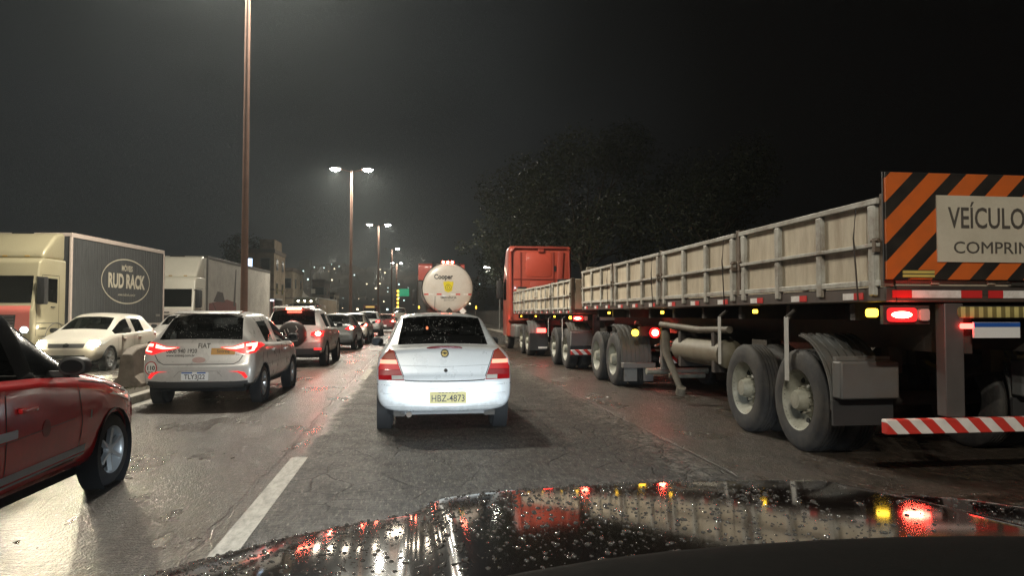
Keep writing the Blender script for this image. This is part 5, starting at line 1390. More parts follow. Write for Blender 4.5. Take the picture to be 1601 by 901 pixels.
# ------------------------------------------------------------------ oncoming trucks and coach-like lorry (front of cab at local y = 0, body behind at -y)
def box_truck(label, loc, rz, cabcol, lowcol, boxmat, boxlen, boxtop, gap=.25, boxlow=1.05, h=3.25, fair=True, frame=None, lit=HEAD_COOL, beam=0, dark_front=False, semi=False, hw=1.28):
    root = thing('box_truck', label, 'truck', loc, rz, 'trucks coming the other way')
    CL = 1.80
    prof = [(0, .38), (.02, 1.55), (-.08, 1.75), (-.28, 2.70), (-.35, h - .15), (-.55, h), (-CL, h), (-CL, .95), (-CL + .12, .95), (-CL + .12, .38)]
    m = MB().prism(prof, -hw + .02, hw - .02, 'YZ', .10, 3); bvh = mkbvh(m.bm); m.build('cab', cabcol, root, 35)
    if fair:
        fm = MB().prism([(-.55, h - .03), (-.62, h + .20), (-1.3, boxtop - .12), (-1.6, boxtop - .04), (-CL, boxtop - .02), (-CL, h - .03)], -hw + .06, hw - .06, 'YZ', .12, 4)
        fb = mkbvh(fm.bm); fm.build('roof_fairing', cabcol, root, 35)
        vr = MB()
        for sx in (-1, 1): vr.tube([(sx * .95, -.62, h + .10), (sx * .72, -1.0, h + .42), (sx * .62, -1.35, boxtop - .18)], .045, 10)
        vr.build('fairing_crease', cabcol, root)
        MB().bx(-.35, .35, -1.50, -1.44, boxtop - .13, boxtop - .04).build('roof_marker', DARK, root, 30, .01)
        for sx in (-1, 0, 1): MB().box((sx * .7, -.60, h + .06), (.16, .06, .05)).build('roof_lamp', M('unlit amber roof lamp', (.45, .28, .08), .3), root, 30, .01)
    # visor strip, windscreen, lower front
    patch(bvh, [(-hw + .12, 1.80), (hw - .12, 1.80), (hw - .16, 2.66), (-hw + .16, 2.66)], 'front', 'windscreen', GLASS_D, root, off=.008)
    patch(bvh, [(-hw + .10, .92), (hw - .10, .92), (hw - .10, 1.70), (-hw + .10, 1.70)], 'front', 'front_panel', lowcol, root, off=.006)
    patch(bvh, [(-.72, .95), (.72, .95), (.76, 1.42), (-.76, 1.42)], 'front', 'grille', BLACKP, root, off=.016)
    gs = MB()
    for i in range(5): gs.bx(-.70, .70, .03, .055, 1.0 + i * .09, 1.025 + i * .09)
    gs.build('grille_slats', M('grille slat', (.12, .10, .10), .4), root, 0)
    MB().bx(-.20, .20, .045, .06, 1.52, 1.56).build('badge', CHROME, root, 30)
    patch(bvh, [(-hw + .10, .42), (hw - .10, .42), (hw - .10, .62), (-hw + .10, .62)], 'front', 'bumper', BLACKP, root, off=.02)
    for sx in (-1, 1):
        o = ell(sx * 1.03, .95, .15, .12, 20)
        hh = patch(bvh, o, 'front', 'headlight', CLEAR_L, root, off=.02)
        if lit: patch(bvh, ell(sx * 1.04, .95, .11, .085, 18), 'front', 'lit_bulb', lit, hh, off=.03, skirt=.006)
        patch(bvh, ell(sx * .9, .56, .09, .06, 16), 'front', 'fog_lamp', HEAD_ON if (lit and beam) else CLEAR_L, root, off=.028)
        if beam: lamp('SPOT', 'headlight_beam', (sx * 1.0, .15, .72), beam, (1, .88, .66), root, aim=(sx * 1.0 - 1.5, 14, -.2), size=.06, angle=90, blend=.8)
        side = 'right' if sx > 0 else 'left'
        patch(bvh, [(-.42, 1.88), (-.55, 2.6), (-1.30, 2.6), (-1.30, 1.80)], side, 'side_window', GLASS_D, root)
        line(bvh, [(-.18, .75), (-.20, 1.8), (-.48, 2.70), (-1.40, 2.70), (-1.40, .9)], side, .018, 'door_seam', SEAM, root)
        line(bvh, [(-1.95, 1.0), (-1.40, 1.15), (-.2, 1.15)], side, .03, 'cab_crease_shade', M('cab crease shade', (.12, .11, .08), .5), root)  # shade of a cab crease put in as a flat dark strip
        MB().prism([(-1.15, 1.66), (-.95, 1.66), (-.95, 1.69), (-1.15, 1.69)], sx * (hw - .03), sx * (hw + .02), 'YZ', .005).build('door_handle', BLACKP, root)
        mo = MB().prism(rrect(-.30, -.10, 1.75, 2.62, .05), sx * (hw + .04), sx * (hw + .28), 'YZ', .04, 3); mo.tube([(sx * (hw - .05), -.25, 2.62), (sx * (hw + .12), -.2, 2.6)], .025).build('door_mirror', BLACKP, root)
        for st in range(3): MB().bx(sx * (hw - .30), sx * (hw - .02), -.75, -.30, .42 + st * .26, .50 + st * .26).build('step', BLACKP, root, 30, .01)
        fender(root, sx, -1.25, .54, .60, hw - .42, hw - .005, 0, 180, 3, GUARD)
        truck_wheel(root, sx * (hw - .19), -1.25, steer=True)
    # body
    y1 = -CL - gap; y0 = y1 - boxlen
    bm_ = MB().bx(-hw, hw, y0, y1, boxlow, boxtop); bb = mkbvh(bm_.bm); bm_.build('cargo_box', boxmat, root, 0)
    FR = frame or M('aluminium frame', (.42, .42, .40), .4, metal=.4, var=.2)
    tr = MB()
    for sx in (-1, 1):
        tr.bx(sx * (hw - .05), sx * (hw + .02), y0 - .015, y1 + .015, boxtop - .13, boxtop + .025)
        tr.bx(sx * (hw - .05), sx * (hw + .02), y0 - .015, y1 + .015, boxlow - .10, boxlow + .02)
        for yy in (y0, y1): tr.bx(sx * (hw - .05), sx * (hw + .022), yy - .05, yy + .05, boxlow, boxtop - .13)
    tr.bx(-hw + .05, hw - .05, y1 - .02, y1 + .012, boxtop - .1, boxtop + .02)
    tr.build('box_frame', FR, root, 30, .008)
    fr = MB()
    for sx in (-1, 1): fr.bx(sx * .36, sx * .48, y0, -.6, .72, .98)
    fr.bx(-hw + .1, hw - .1, y0, y0 + .1, .45, .55)
    fr.build('frame_rails', CHASSIS, root, 20)
    ax = [y0 + 1.6, y0 + 2.9] + ([y1 - 1.2] if semi else [])
    for y in ax:
        MB().cyl((-.95, y, .53), (.95, y, .53), .08, n=12).build('axle', CHASSIS, root)
        for sx in (-1, 1): truck_wheel(root, sx * (hw - .18), y)
    for sx in (-1, 1):
        MB().bx(sx * (hw - .55), sx * (hw - .06), y0 + 3.9, y1 - (1.9 if semi else .5), .50, .90).build('side_guard', GREYM, root, 30, .02)
        MB().bx(sx * .8, sx * 1.15, y0 - .03, y0 - .002, .7, .85).build('tail_light', RED_L, root, 30)
    return root, bb, y0, y1

CHAMP = M('champagne cab paint', (.40, .36, .235), .32, metal=.25, coat=.5, var=.12, vscale=2)
CREAM = M('cream white cab paint', (.66, .63, .54), .35, coat=.4, var=.08, vscale=2)
LOWGLOW = M('front panel with painted red glow', (.60, .15, .12), .4, coat=.3, var=.1, vscale=2)  # red light of brake lamps put into the panel colour
def curtain_mat(name, col, amt=.5, scale=9):
    m = M(name, col, .6, var=.22, vscale=1.2, dirt=tuple(q * .45 for q in col), dirt_scale=1.1, dirt_amt=.5)
    nt = m.node_tree; n = nt.nodes; l = nt.links; b = n['Principled BSDF']
    tc = n.new('ShaderNodeTexCoord'); mp = n.new('ShaderNodeMapping'); mp.inputs['Scale'].default_value = (1, scale * .3, .12)
    l.new(tc.outputs['Object'], mp.inputs[0])
    no = n.new('ShaderNodeTexNoise'); no.inputs['Scale'].default_value = 4; no.inputs['Detail'].default_value = 4; l.new(mp.outputs[0], no.inputs['Vector'])
    bp = n.new('ShaderNodeBump'); bp.inputs['Strength'].default_value = amt; bp.inputs['Distance'].default_value = .08
    l.new(no.outputs[0], bp.inputs['Height']); l.new(bp.outputs[0], b.inputs['Normal'])
    return m
root, bb, y0, y1 = box_truck('champagne cab truck with painted red glow on its front and black curtain box bearing a pale oval', (-13.04, 25.0, 0), R_(180 - 6.0), CHAMP, LOWGLOW, curtain_mat('black curtain side', (.050, .053, .055)), 7.1, 4.20, boxlow=1.05, beam=420,
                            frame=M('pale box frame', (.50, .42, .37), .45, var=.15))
root['group'] = 'trucks coming the other way'
def rud_rack(root, bb, y0, y1):
    for side in ('left', 'right'):
        yc = (y0 + y1) / 2 - .30; zc = 2.72
        lm = M('pale tarpaulin print', (.50, .46, .36), .6)
        E = [(yc + 1.90 * math.cos(2 * math.pi * k / 64), zc + .86 * math.sin(2 * math.pi * k / 64)) for k in range(65)]
        line(bb, E, side, .045, 'oval_logo', lm, root, off=.006, step=.1)
        decal_text(bb, 'MÓVEIS', .30, yc, zc + .50, side, lm, root, off=.006, bold=.008, sx=.85)
        decal_text(bb, 'RUD RACK', .74, yc, zc - .02, side, lm, root, off=.006, bold=.030, sx=.78)
        decal_text(bb, 'www.rudrack.com.br', .16, yc, zc - .52, side, lm, root, off=.006, sx=1.0)
        for yy in (y1 - .9, y0 + .5): 
            patch(bb, [(yy - .45, 1.22), (yy + .45, 1.22), (yy + .45, 1.36), (yy - .45, 1.36)] if yy > yc else [(yy - .2, 1.35), (yy + .2, 1.35), (yy + .2, 1.45), (yy - .2, 1.45)], side, 'small_sticker', M('faded sticker', (.20, .19, .17), .6), root, off=.005, skirt=.003)
rud_rack(root, bb, y0, y1)
root2, bb2, q0, q1 = box_truck('white cab truck with long pale curtain sided box, behind the black box truck', (-11.64, 36.88, 0), R_(180 - 2.36), CREAM, M('white lower panel', (.62, .56, .50), .4, coat=.3), curtain_mat('pale rippled curtain', (.40, .375, .335), .9, 14), 13.4, 4.38, boxlow=1.15, semi=True,
                               frame=M('dark box frame', (.06, .055, .05), .5))
for side in ('left',):
    dk = M('soot black print', (.045, .035, .032), .6); rd = M('dark red print', (.16, .035, .03), .6)
    yc = q1 - 4.5
    patch(bb2, [(q1 - .3, 1.3), (q1 - 5.2, 1.3), (q1 - 5.2, 2.1), (q1 - 3.4, 2.25), (q1 - .3, 2.0)][::-1], side, 'printed_scene', rd, root2, off=.006)
    patch(bb2, [(q1 - 1.0, 2.1), (q1 - 3.0, 2.1), (q1 - 2.6, 2.6), (q1 - 1.7, 2.65)][::-1], side, 'printed_scene', dk, root2, off=.009)
    patch(bb2, [(q1 - 4.6, 1.9), (q1 - 5.0, 4.0), (q1 - 5.15, 4.0), (q1 - 5.0, 1.9)], side, 'curtain_tear', dk, root2, off=.008)
box_truck('distant lorry with olive roof fairing and two bright marker lamps above a dark windscreen', (-12.0, 84.0, 0), R_(180 - 1), M('olive cab paint', (.20, .19, .13), .4, var=.15), M('dark lower panel', (.05, .04, .04), .5), curtain_mat('tan curtain', (.24, .19, .13), .9, 10), 17, 3.4, h=2.9, boxlow=1.0, semi=True, lit=HEAD_ON)
for o in list(kids(bpy.data.objects['box_truck.002'])):
    if o.name.startswith('roof_lamp'): o.data = o.data.copy(); o.data.materials.clear(); o.data.materials.append(HEAD_ON)

# ------------------------------------------------------------------ concrete block and grass on the median
def barrier():
    t = MB()
    prof = [(-.30, .09), (-.30, .16), (-.16, .34), (-.11, .84), (.11, .84), (.16, .34), (.30, .16), (.30, .09)]
    ys = [14.3, 14.55, 15.0, 20, 26, 32, 40]
    bm = t.bm; rows = []
    for k, y in enumerate(ys):
        f = (.80, .94, 1, 1, 1, 1, 1)[k]
        rows.append([bm.verts.new((-5.18 + x * (1 if f == 1 else .9), y, z if z < .2 else .09 + (z - .09) * f)) for x, z in prof])
    for a, b in zip(rows, rows[1:]):
        for i in range(len(prof) - 1): bm.faces.new((a[i], a[i + 1], b[i + 1], b[i]))
    bm.faces.new(rows[0]); bm.faces.new(rows[-1][::-1])
    o = t.build('concrete_barrier', CONC, None, 25, .03)
    tag(o, 'stained concrete median block starting behind the red car, beside the silver hatchback', 'barrier')
barrier()
def grass():
    rnd = random.Random(3); m = MB(); bm = m.bm
    for k in range(5200):
        x = rnd.uniform(-5.58, -4.57); y = 5 + 36 * rnd.random() ** 1.6
        if -5.5 < x < -4.86 and y > 14.2: continue
        if (math.sin(x * 7 + y * 1.3) + math.sin(y * 2.1 - x * 3)) < rnd.uniform(-1.4, 1.2): continue
        h = rnd.uniform(.03, .11); a = rnd.uniform(0, 6.3); w = rnd.uniform(.004, .010); lx, ly = rnd.uniform(-.05, .05), rnd.uniform(-.05, .05)
        dx, dy = math.cos(a) * w, math.sin(a) * w
        vs = [bm.verts.new(p) for p in ((x - dx, y - dy, .095), (x + dx, y + dy, .095), (x + lx * .5 + dx * .6, y + ly * .5 + dy * .6, .095 + h * .6), (x + lx, y + ly, .095 + h))]
        bm.faces.new(vs)
    o = m.build('grass', M('weedy grass', (.075, .085, .030), .7, var=.6, vscale=3), None, 0)
    tag(o, 'sparse weedy grass growing on the soil of the median', 'grass', kind='stuff')
grass()

# ------------------------------------------------------------------ trees
LEAF = M('dark leaves', (.028, .034, .015), .5, var=.6, vscale=.9, spec=.5)
BARK = M('tree bark', (.07, .055, .04), .9, var=.4, bump=.6, bscale=14)
def tree(label, x, y, h, rad, n, seed, low=.32, leaf=.17, group='trees beyond the kerb'):
    rnd = random.Random(seed)
    t = thing('tree', label, 'tree', (x, y, .1), 0, group)
    tr = MB()
    top = h * .62
    tr.tube([(0, 0, -.2), (.05, .02, .8), (.10, -.06, h * .25), (-.05, .05, h * .42), (.1, 0, top)], [.34, .25, .21, .16, .06], 10)
    cl = []
    for k in range(34):
        a = rnd.uniform(0, 2 * math.pi); e = rnd.uniform(-.55, 1.0); q = rnd.uniform(.35, 1.0)
        c = Vector((math.cos(a) * rad * q * math.sqrt(max(.1, 1 - e * e * .8)), math.sin(a) * rad * q * math.sqrt(max(.1, 1 - e * e * .8)), h * (low + (1 - low) * .5) + e * h * (1 - low) * .47))
        cl.append((c, rnd.uniform(.16, .34) * rad, rnd.uniform(.35, 1)))
        if k < 14:
            s = Vector((.0, .0, rnd.uniform(h * .24, top * .95)))
            tr.tube([s, s.lerp(c, .5) + Vector((0, 0, -.15)), c], [.10, .06, .02], 6)
    tr.build('trunk', BARK, t, 60)
    m = MB(); bm = m.bm
    tot = sum(r * r * d for _, r, d in cl)
    for c, r, d in cl:
        for i in range(int(n * r * r * d / tot)):
            v = Vector((rnd.gauss(0, 1), rnd.gauss(0, 1), rnd.gauss(0, .8))).normalized() * r * rnd.uniform(.25, 1) ** .6
            p = c + v + Vector((rnd.gauss(0, .12), rnd.gauss(0, .12), rnd.gauss(0, .12) - .12 * rnd.random()))
            L = leaf * rnd.uniform(.6, 1.3); q = Euler((rnd.uniform(-1.1, 1.1), rnd.uniform(-1.1, 1.1), rnd.uniform(0, 6.3))).to_matrix()
            vs = [bm.verts.new(p + q @ Vector(u)) for u in ((0, -L * .5, 0), (L * .24, 0, L * .08), (0, L * .55, 0), (-L * .24, 0, L * .08))]
            bm.faces.new(vs)
    m.build('crown', LEAF, t, 0, recalc=False)
    return t
tree('large dark tree behind the orange red truck cab, its leaves hanging over the road', 9.6, 41, 11.5, 5.6, 20000, 11, low=.26, leaf=.21)
tree('broad dark tree rising over the middle of the dropside trailers', 16.5, 40, 10.5, 5.6, 14000, 12, low=.28, leaf=.2)
tree('tall dim tree far behind the red cab, beside the road edge', 8.6, 62, 11.5, 5.0, 12000, 13, low=.22, leaf=.24)
tree('brownish tree in front of the building with the lit window', -19.2, 86, 8.0, 2.6, 5000, 16, low=.15, leaf=.28, group='trees by the far pavement')
tree('bushy dark crown rising just behind the building with the lit window', -24.5, 112, 13.0, 3.6, 5000, 17, low=.3, leaf=.3, group='trees by the far pavement')
tree('low dark tree between the tanker and the red cab', 10.4, 78, 10.0, 4.5, 6000, 18, low=.12, leaf=.28)

# ------------------------------------------------------------------ buildings, wall and small things along the road
WIN = M('dark window glass', (.02, .02, .022), .15, var=.3)
WINF = M('grey window frame', (.16, .15, .14), .6)
def building(label, x0, x1, y0, y1, h, wall, floors, cols, lit=None, par=.5):
    t = thing('building', label, 'building', ((x0 + x1) / 2, (y0 + y1) / 2, 0), 0)
    w = (x1 - x0) / 2; d = (y1 - y0) / 2
    MB().bx(-w, w, -d, d, -.1, h).build('wall', wall, t, 0)
    MB().bx(-w - .12, w + .12, -d - .12, d + .12, h + .002, h + par).bx(-w - .06, w + .06, -d - .06, d + .06, h * .5 - .08, h * .5 + .08).build('roof', M('roof slab', (.15, .12, .10), .8, var=.3), t, 0)
    fh = h / floors
    for f in range(floors):
        for c in range(cols):
            for face in ('front', 'side'):
                u = -1 + 2 * (c + .5) / cols; zc = fh * (f + .55)
                if face == 'front': b = lambda m, e, o: m.bx(u * w - .5 - e, u * w + .5 + e, -d - o, -d + .02, zc - .65 - e, zc + .65 + e)
                else: b = lambda m, e, o: m.bx(w - .02, w + o, u * d - .5 - e, u * d + .5 + e, zc - .65 - e, zc + .65 + e)
                on = lit == (face, f, c)
                fr = b(MB(), .10, .05).build('window', WINF, t, 0)
                b(MB(), 0, .07).build('pane', M('lit blue white window', (.5, .55, .6), .4, emit=(.55, .75, 1), estr=3.5) if on else WIN, fr, 0)
    return t
WALL1 = M('soot stained ochre render', (.30, .235, .165), .85, var=.3, vscale=.6, dirt=(.10, .075, .055), dirt_scale=.9, dirt_amt=.8)
WALL2 = M('pale stained render', (.36, .30, .22), .85, var=.3, vscale=.6, dirt=(.12, .09, .07), dirt_scale=.9, dirt_amt=.8)
WALL3 = M('dull brick red render', (.20, .14, .115), .85, var=.3, vscale=.5)
bt = building('three storey ochre building with one blue white window lit', -21.6, -17.4, 96, 104, 9.2, WALL1, 3, 2, ('front', 2, 0))
MB().bx(.2, 2.0, -3.4, 2.0, 9.71, 11.0).build('water_tower', WALL1, bt, 0)
building('lower pale building next to the ochre one with a lit window', -20.0, -17.0, 108, 118, 7.6, WALL2, 2, 2)
building('dim brick red block standing alone before the hillside lights', -18.2, -14.6 - 1.6, 138, 148, 7.4, WALL3, 2, 2)
building('far pale house beside the dim brick red block', -19.5, -16.2, 156, 166, 5.6, WALL2, 2, 2)

def canopy():
    t = thing('roadside_canopy', 'low roadside canopy with white tube light and thin red posts', 'canopy', (-17.7, 92, .1))
    MB().bx(-1.7, 1.7, -2, 2, 3.05, 3.25).build('roof', M('pale canopy sheet', (.4, .38, .36), .6), t, 0)
    MB().cyl((-1.5, -2.08, 3.15), (1.4, -2.08, 2.98), .05, n=10).build('tube_lamp', M('cool tube lamp', (.8, .8, .9), .3, emit=(.75, .82, 1), estr=7), t)
    for i in range(7): MB().bx(-1.3 + i * .45 - .06, -1.3 + i * .45 + .06, -2.0, -1.9, 0, 3.05).build('post', M('glowing pink post', (.5, .2, .18), .5, emit=(1, .35, .3), estr=.12), t, 0)  # posts are no lamps; faint emission stands in for light on them
    MB().bx(-1.7, 1.7, 1.8, 2.0, 0, 3.05).build('back_wall', WALL3, t, 0)
canopy()
def lit_sign():
    t = thing('lit_sign', 'small glowing yellow sign on a post beside the pale curtain truck', 'sign', (-18.6, 90, .1))
    MB().bx(-.55, .55, -.1, .1, 2.7, 3.15).build('panel', M('yellow light box', (.7, .6, .05), .4, emit=(1, .85, .06), estr=1.6), t, 30, .03)
    MB().cyl((0, 0, 0), (0, 0, 2.7), .06, n=8).build('post', GREYM, t)
lit_sign()
def small_lamp(label, x, y, h, arm, sign=False, on=False, group='lower street lamps at the road sides'):
    t = thing('street_lamp', label, 'street lamp', (x, y, .1), 0, group)
    MB().cyl((0, 0, 0), (0, 0, h), .10, .06, 10).build('post', GREYM, t)
    MB().tube([(0, 0, h - .05), (arm * .5, 0, h + .35), (arm, 0, h + .6)], .05, 8).build('arm', GREYM, t)
    hd = MB().box((arm * 1.15, 0, h + .66), (.7, .25, .12), rot=(0, -.3 * (1 if arm > 0 else -1), 0)).build('lamp_head', GREYM, t, 30, .03)
    if on: MB().box((arm * 1.15, -.02, h + .57), (.5, .2, .06)).build('lens', LAMP_ON, hd, 30)
    if sign: MB().bx(.1, .75, -.05, .0, h * .55, h * .55 + .75).build('plate', M('pale plate', (.55, .53, .48), .5), t, 30)
    return t
small_lamp('unlit street lamp with a square plate on its post, in front of the buildings', -16.4, 122, 8.6, 1.6, sign=True)
small_lamp('lit street lamp glinting between the tanker and the red truck cab', 7.7, 66, 5.0, -1.0, on=True)
def tent():
    t = thing('market_tent', 'white pointed tent roof under the unlit street lamp', 'tent', (-17.3, 118, .1))
    m = MB(); m.lathe([(3.6, 1.75), (3.9, 1.5), (4.6, .6), (5.6, .05), (5.65, .0001)], axis='Z', n=4); m.build('roof', M('white tent cloth', (.62, .58, .52), .7), t, 0)
    for sx in (-1, 1):
        for sy in (-1, 1): MB().cyl((sx * 1.15, sy * 1.15, 0), (sx * 1.15, sy * 1.15, 3.7), .05, n=8).build('pole', GREYM, t)
tent()
def gantry():
    t = thing('road_sign', 'small green road sign on a cantilever post, column of amber lights beneath', 'road sign', (-4.6, 172, .1))
    MB().cyl((0, 0, 0), (0, 0, 7.4), .16, n=12).cyl((0, 0, 7.1), (3.4, 0, 7.1), .10, n=10).build('post', GREYM, t)
    MB().bx(1.2, 3.6, -.16, -.11, 5.6, 7.3).build('panel', M('glowing green sign sheet', (.02, .22, .10), .4, emit=(.05, .9, .45), estr=.25), t, 30)  # sign face given a faint glow of its own
    st = MB().bx(.95, 1.15, -.2, -.1, 2.6, 7.2).build('light_column', BLACKP, t, 0)
    for k in range(5): MB().bx(.86, 1.24, -.30, -.21, 2.9 + k * .9, 3.4 + k * .9).build('amber_light', AMBER_ON, st, 30)
gantry()
def wall():
    t = thing('boundary_wall', 'low dark boundary wall beyond the pavement under the trees', 'wall', (10.6, 0, 0))
    MB().bx(0, .22, -10, 150, -.1, 1.9).bx(-.04, .26, -10, 150, 1.902, 1.98).build('masonry', M('dark stained wall', (.075, .065, .055), .85, var=.4, vscale=.8, dirt=(.03, .026, .022), dirt_scale=.7, dirt_amt=.7), t, 0)
wall()
t = thing('roadside_board', 'dark board on two posts between the tanker and the trees', 'board', (7.9, 46, .1))
MB().bx(-1.1, 1.1, -.06, .06, 2.9, 4.6).build('panel', M('unlit dark board', (.035, .033, .032), .5), t, 30)
for sx in (-1, 1): MB().cyl((sx * .9, .12, 0), (sx * .9, .12, 4.4), .06, n=8).build('post', GREYM, t)

# distant vehicles
def bus(label, loc, rz, col, lit):
    root = thing('bus', label, 'bus', loc, rz)
    m = MB().prism([(0, .35), (0.05, 1.2), (-.12, 3.1), (-.3, 3.25), (-11.0, 3.25), (-11.1, .35)], -1.25, 1.25, 'YZ', .12, 3); bvh = mkbvh(m.bm); m.build('body', col, root, 35)
    patch(bvh, rrect(-1.12, 1.12, 1.25, 2.6, .08), 'front', 'windscreen', GLASS_D, root)
    patch(bvh, rrect(-.8, .8, 2.72, 3.02, .05), 'front', 'destination_box', M('amber destination box', (.3, .2, .05), .4, emit=(1, .6, .15), estr=.8), root)
    for sx in (-1, 1):
        patch(bvh, rrect(sx * .9 - .17, sx * .9 + .17, .62, .82, .05), 'front', 'headlight', lit, root, off=.012)
        side = 'right' if sx > 0 else 'left'
        for k in range(7): patch(bvh, rrect(-1.9 - k * 1.3, -.75 - k * 1.3, 1.45, 2.5, .06), side, 'window', GLASS_D, root)
        MB().prism(rrect(-.1, .1, 1.9, 2.5, .05), sx * 1.3, sx * 1.5, 'YZ', .03).build('door_mirror', BLACKP, root)
        for y in (-2.4, -8.2): truck_wheel(root, sx * 1.06, y, r=.48, steer=True)
    return root
bus('distant red bus coming the other way past the far lamp masts', (-7.9, 138, 0), R_(180), M('faded red bus paint', (.38, .08, .07), .4), HEAD_ON)
queue_car('van', 'distant beige van above the roof corner of the sedan', 'van', (-1.75, 95, 0), 0, hatch_P(L=5.0, w=.98, h=2.35, paint=pnt('beige van paint', (.48, .42, .33)), r=.34, wb=3.1, ro=.9, rake=.1), 2, 1.58)
for lab, x, y, mt in (('far oncoming car with cool white headlights beside the lorry tail', -8.9, 112, HEAD_COOL), ('far oncoming car with cool white headlights near the red bus', -7.7, 126, HEAD_COOL)):
    oncoming('hatchback', lab, (x, y, 0), R_(180), hatch_P(L=4.0, w=.84, h=1.48, paint=pnt('mid grey paint', (.2, .2, .2)), subd=1), 0, mat=mt)
for lab, x, y in (('farthest red lamped car in the left lane, past the white SUV', -3.0, 108), ('far red lamped car in the middle lane beyond the tanker', .6, 92)):
    queue_car('hatchback', lab, 'car', (x, y, 0), 0, hatch_P(L=4.0, w=.84, h=1.5, paint=pnt('mid grey paint', (.2, .2, .2)), subd=1), 2)

# ------------------------------------------------------------------ the car the photograph is taken from: bonnet, rain beads, dashboard, headlights
def own_car():
    CX = .62
    root = thing('driver_car', 'dark wet car the photo is taken from, bonnet beaded with rain, black dashboard', 'car', (CX, 0, 0))
    XS = [-.56, -.50, -.40, -.30, -.23, -.15, -.07, -.02, .03, .08, .14, .26, .45, .72, .95, 1.10, 1.16, 1.21, 1.26, 1.34, 1.44, 1.58, 1.70, 1.80]
    YF = [(-.60, 1.52), (-.51, 1.62), (-.4, 1.71), (-.23, 1.82), (-.07, 1.89), (.07, 1.935), (.26, 1.985), (.72, 2.02), (1.13, 1.99), (1.31, 1.96), (1.47, 1.92), (1.64, 1.84), (1.75, 1.72), (1.80, 1.6)]
    def itp(T, x):
        if x <= T[0][0]: return T[0][1]
        for (a, p), (b, q) in zip(T, T[1:]):
            if x <= b: return p + (q - p) * (x - a) / (b - a)
        return T[-1][1]
    def yf(x): return sum(itp(YF, x + d * .012) * math.exp(-(d / 4) ** 2 / 2) for d in range(-10, 11)) / sum(math.exp(-(d / 4) ** 2 / 2) for d in range(-10, 11))
    def ss(t): t = max(0, min(1, t)); return t * t * (3 - 2 * t)
    def zz(x, s):
        u = abs(x - CX)
        b = ss((.63 - u) / .11)
        z = .905 + .032 * b + .018 * (1 - (min(u, 1) / 1.0) ** 2) - .012 * max(0, u - .92) / .26
        ridge = .006 * math.exp(-((u - .57) / .03) ** 2)
        return z + ridge + .060 * (1 - s) - .030 * s * s + .030
    SS = [0, .12, .25, .4, .55, .68, .78, .86, .92, .96, 1.0]
    bm = bmesh.new(); rows = []
    xs = [-.60 + 2.40 * i / 84 for i in range(85)]
    for s in SS:
        rows.append([bm.verts.new((x - CX, .98 + (yf(x) - .98) * s, zz(x, s))) for x in xs])
    for dy, dz in ((.025, -.018), (.045, -.05), (.055, -.10), (.06, -.20), (.075, -.30), (.08, -.50), (.04, -.62)):
        rows.append([bm.verts.new((x - CX, yf(x) + dy, zz(x, 1) + dz)) for x in xs])
    for a, b in zip(rows, rows[1:]):
        for i in range(len(xs) - 1): bm.faces.new((a[i], a[i + 1], b[i + 1], b[i]))
    for v in (rows[j][0] for j in range(len(rows) - 1)): pass
    # wings going down at both sides
    for col, sg in ((0, -1), (-1, 1)):
        prev = None
        for r in rows[:len(SS)]:
            p = r[col].co
            lo = [r[col], bm.verts.new(p + Vector((sg * .02, 0, -.05))), bm.verts.new(p + Vector((sg * .03, 0, -.3))), bm.verts.new(p + Vector((sg * .02, 0, -.6)))]
            if prev:
                for i in range(3): bm.faces.new((prev[i], prev[i + 1], lo[i + 1], lo[i]))
            prev = lo
    bmesh.ops.recalc_face_normals(bm, faces=bm.faces)
    me = bpy.data.meshes.new('bonnet'); bm.to_mesh(me)
    bvh = mkbvh(bm); bm.free()
    body = link('bonnet', me, M('black cherry paint', (.007, .004, .004), .08, coat=1.0, var=.3, spec=.7), root, 60)
    sb = body.modifiers.new('smooth', 'SUBSURF'); sb.levels = sb.render_levels = 1
    # rain beads
    rnd = random.Random(9); m = MB(); b2 = m.bm
    unit = bmesh.new(); bmesh.ops.create_icosphere(unit, subdivisions=2, radius=1)
    tv = [v.co.copy() for v in unit.verts]; tf = [[v.index for v in f.verts] for f in unit.faces]; unit.free()
    k = 0
    while k < 4600:
        x = rnd.uniform(-.58, 1.70); s = rnd.random() ** .7
        if x > .9 and rnd.random() < .75: continue
        y = .98 + (yf(x) - .98) * s
        r = .0012 + .0042 * rnd.random() ** 3.2
        h = bvh.ray_cast(Vector((x - CX, y, 3)), Vector((0, 0, -1)))
        if h[0] is None: k += 1; continue
        q = h[1] if h[1].z > 0 else -h[1]
        R = q.to_track_quat('Z', 'Y').to_matrix(); st = rnd.uniform(1, 1.5) if rnd.random() < .9 else rnd.uniform(2, 4)
        vs = [b2.verts.new(h[0] + R @ Vector((c.x * r, c.y * r * st, c.z * r * .62))) for c in tv]
        for f in tf: b2.faces.new([vs[i] for i in f])
        k += 1
    dm = bpy.data.materials.new('rain bead'); dm.use_nodes = True
    pb = dm.node_tree.nodes['Principled BSDF']; pb.inputs['Base Color'].default_value = (.20, .20, .20, 1); pb.inputs['Roughness'].default_value = .06; pb.inputs['Coat Weight'].default_value = 1; pb.inputs['Metallic'].default_value = .62
    d = m.build('rain_beads', dm, body, 180); d['kind'] = 'stuff'
    # dashboard with its far edge under the windscreen
    E = [(-.32, .62), (-.16, .80), (-.02, .92), (.14, 1.0), (.35, 1.06), (.62, 1.08), (.85, 1.07), (1.1, 1.02), (1.3, .93)]
    bm = bmesh.new(); rows = []
    for x, y in E:
        zt = 1.085
        rows.append([bm.verts.new((x - CX, yy, z)) for yy, z in ((y + .03, .93), (y + .012, zt - .02), (y - .015, zt - .003), (y - .05, zt), (y - .22, zt - .01), (y - .42, zt - .04), (y - .47, zt - .10), (y - .45, .75))])
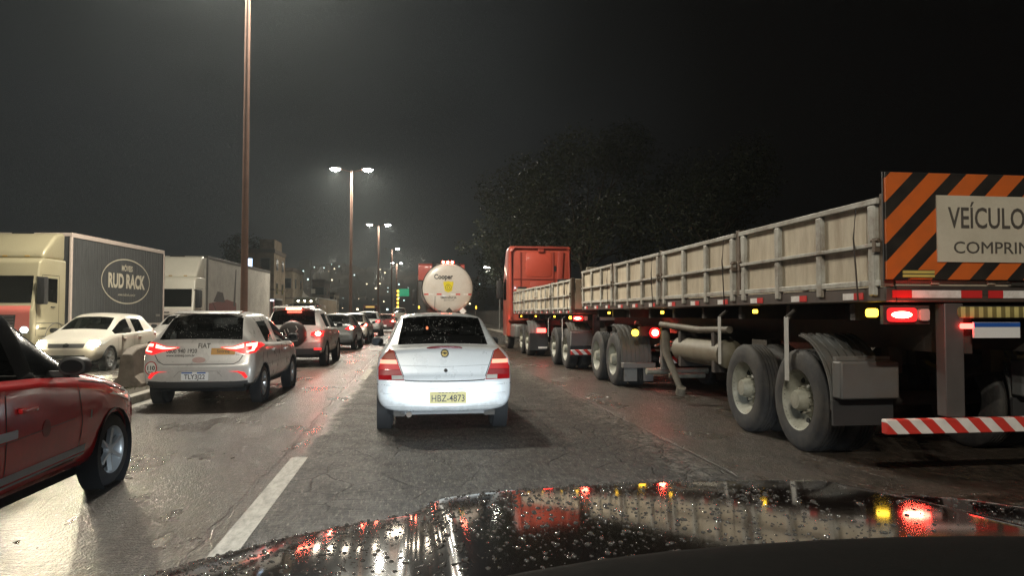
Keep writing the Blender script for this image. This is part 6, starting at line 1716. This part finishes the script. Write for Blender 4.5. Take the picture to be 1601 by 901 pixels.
    for a, b in zip(rows, rows[1:]):
        for i in range(len(a) - 1): bm.faces.new((a[i], b[i], b[i + 1], a[i + 1]))
    bmesh.ops.recalc_face_normals(bm, faces=bm.faces)
    me = bpy.data.meshes.new('dashboard'); bm.to_mesh(me); bm.free()
    da = link('dashboard', me, M('black dashboard with roof shade', (.0035, .0035, .0035), .9, var=.3, vscale=30, bump=.1, bscale=300, spec=.12), root, 60)  # darkened to carry the shade of a roof that is not built
    sb = da.modifiers.new('smooth', 'SUBSURF'); sb.levels = sb.render_levels = 1
    # wiper resting at the foot of the glass, scuttle panel
    MB().bx(-.95, .95, .80, 1.0, .86, .90).build('scuttle', BLACKP, root, 30)
    for sx in (-.72, .72):
        hl = MB().prism(rrect(sx - .14, sx + .14, .66, .78, .04), 1.90, 2.06, 'XZ', .02).build('headlight', HEAD_COOL, root, 40)
        lamp('SPOT', 'headlight_beam', (sx, 2.12, .70), 1250, (.80, .92, 1.0), root, aim=(sx, 12.12, .70 - 10 * math.tan(R_(36))), size=.04, angle=86, blend=.42)
    for sx in (-.85, .85):
        o = link('wheel', wheel_mesh(.33, .21, 'alloy')[0], RUBBER, root, 35); o.location = (sx, 1.15, .33)
        link('rim', wheel_mesh(.33, .21, 'alloy')[1], ALLOY, o, 35)
    MB().bx(-.8, .8, -2.2, 1.9, .22, .30).build('floor_pan', DARK, root, 0)
own_car()

# ------------------------------------------------------------------ the damp night air
def haze():
    o = MB().bx(-902, 902, -62, 1502, -4, 62).build('haze', None, None, 0)
    m = bpy.data.materials.new('damp air'); m.use_nodes = True
    n = m.node_tree.nodes; n.remove(n['Principled BSDF'])
    v = n.new('ShaderNodeVolumePrincipled'); v.inputs['Color'].default_value = (.80, .90, .95, 1); v.inputs['Density'].default_value = .00062
    v.inputs['Anisotropy'].default_value = .68
    m.node_tree.links.new(v.outputs[0], n['Material Output'].inputs['Volume'])
    o.data.materials.append(m); tag(o, 'thin damp night air glowing softly around the street lamps', 'haze', kind='stuff')
haze()
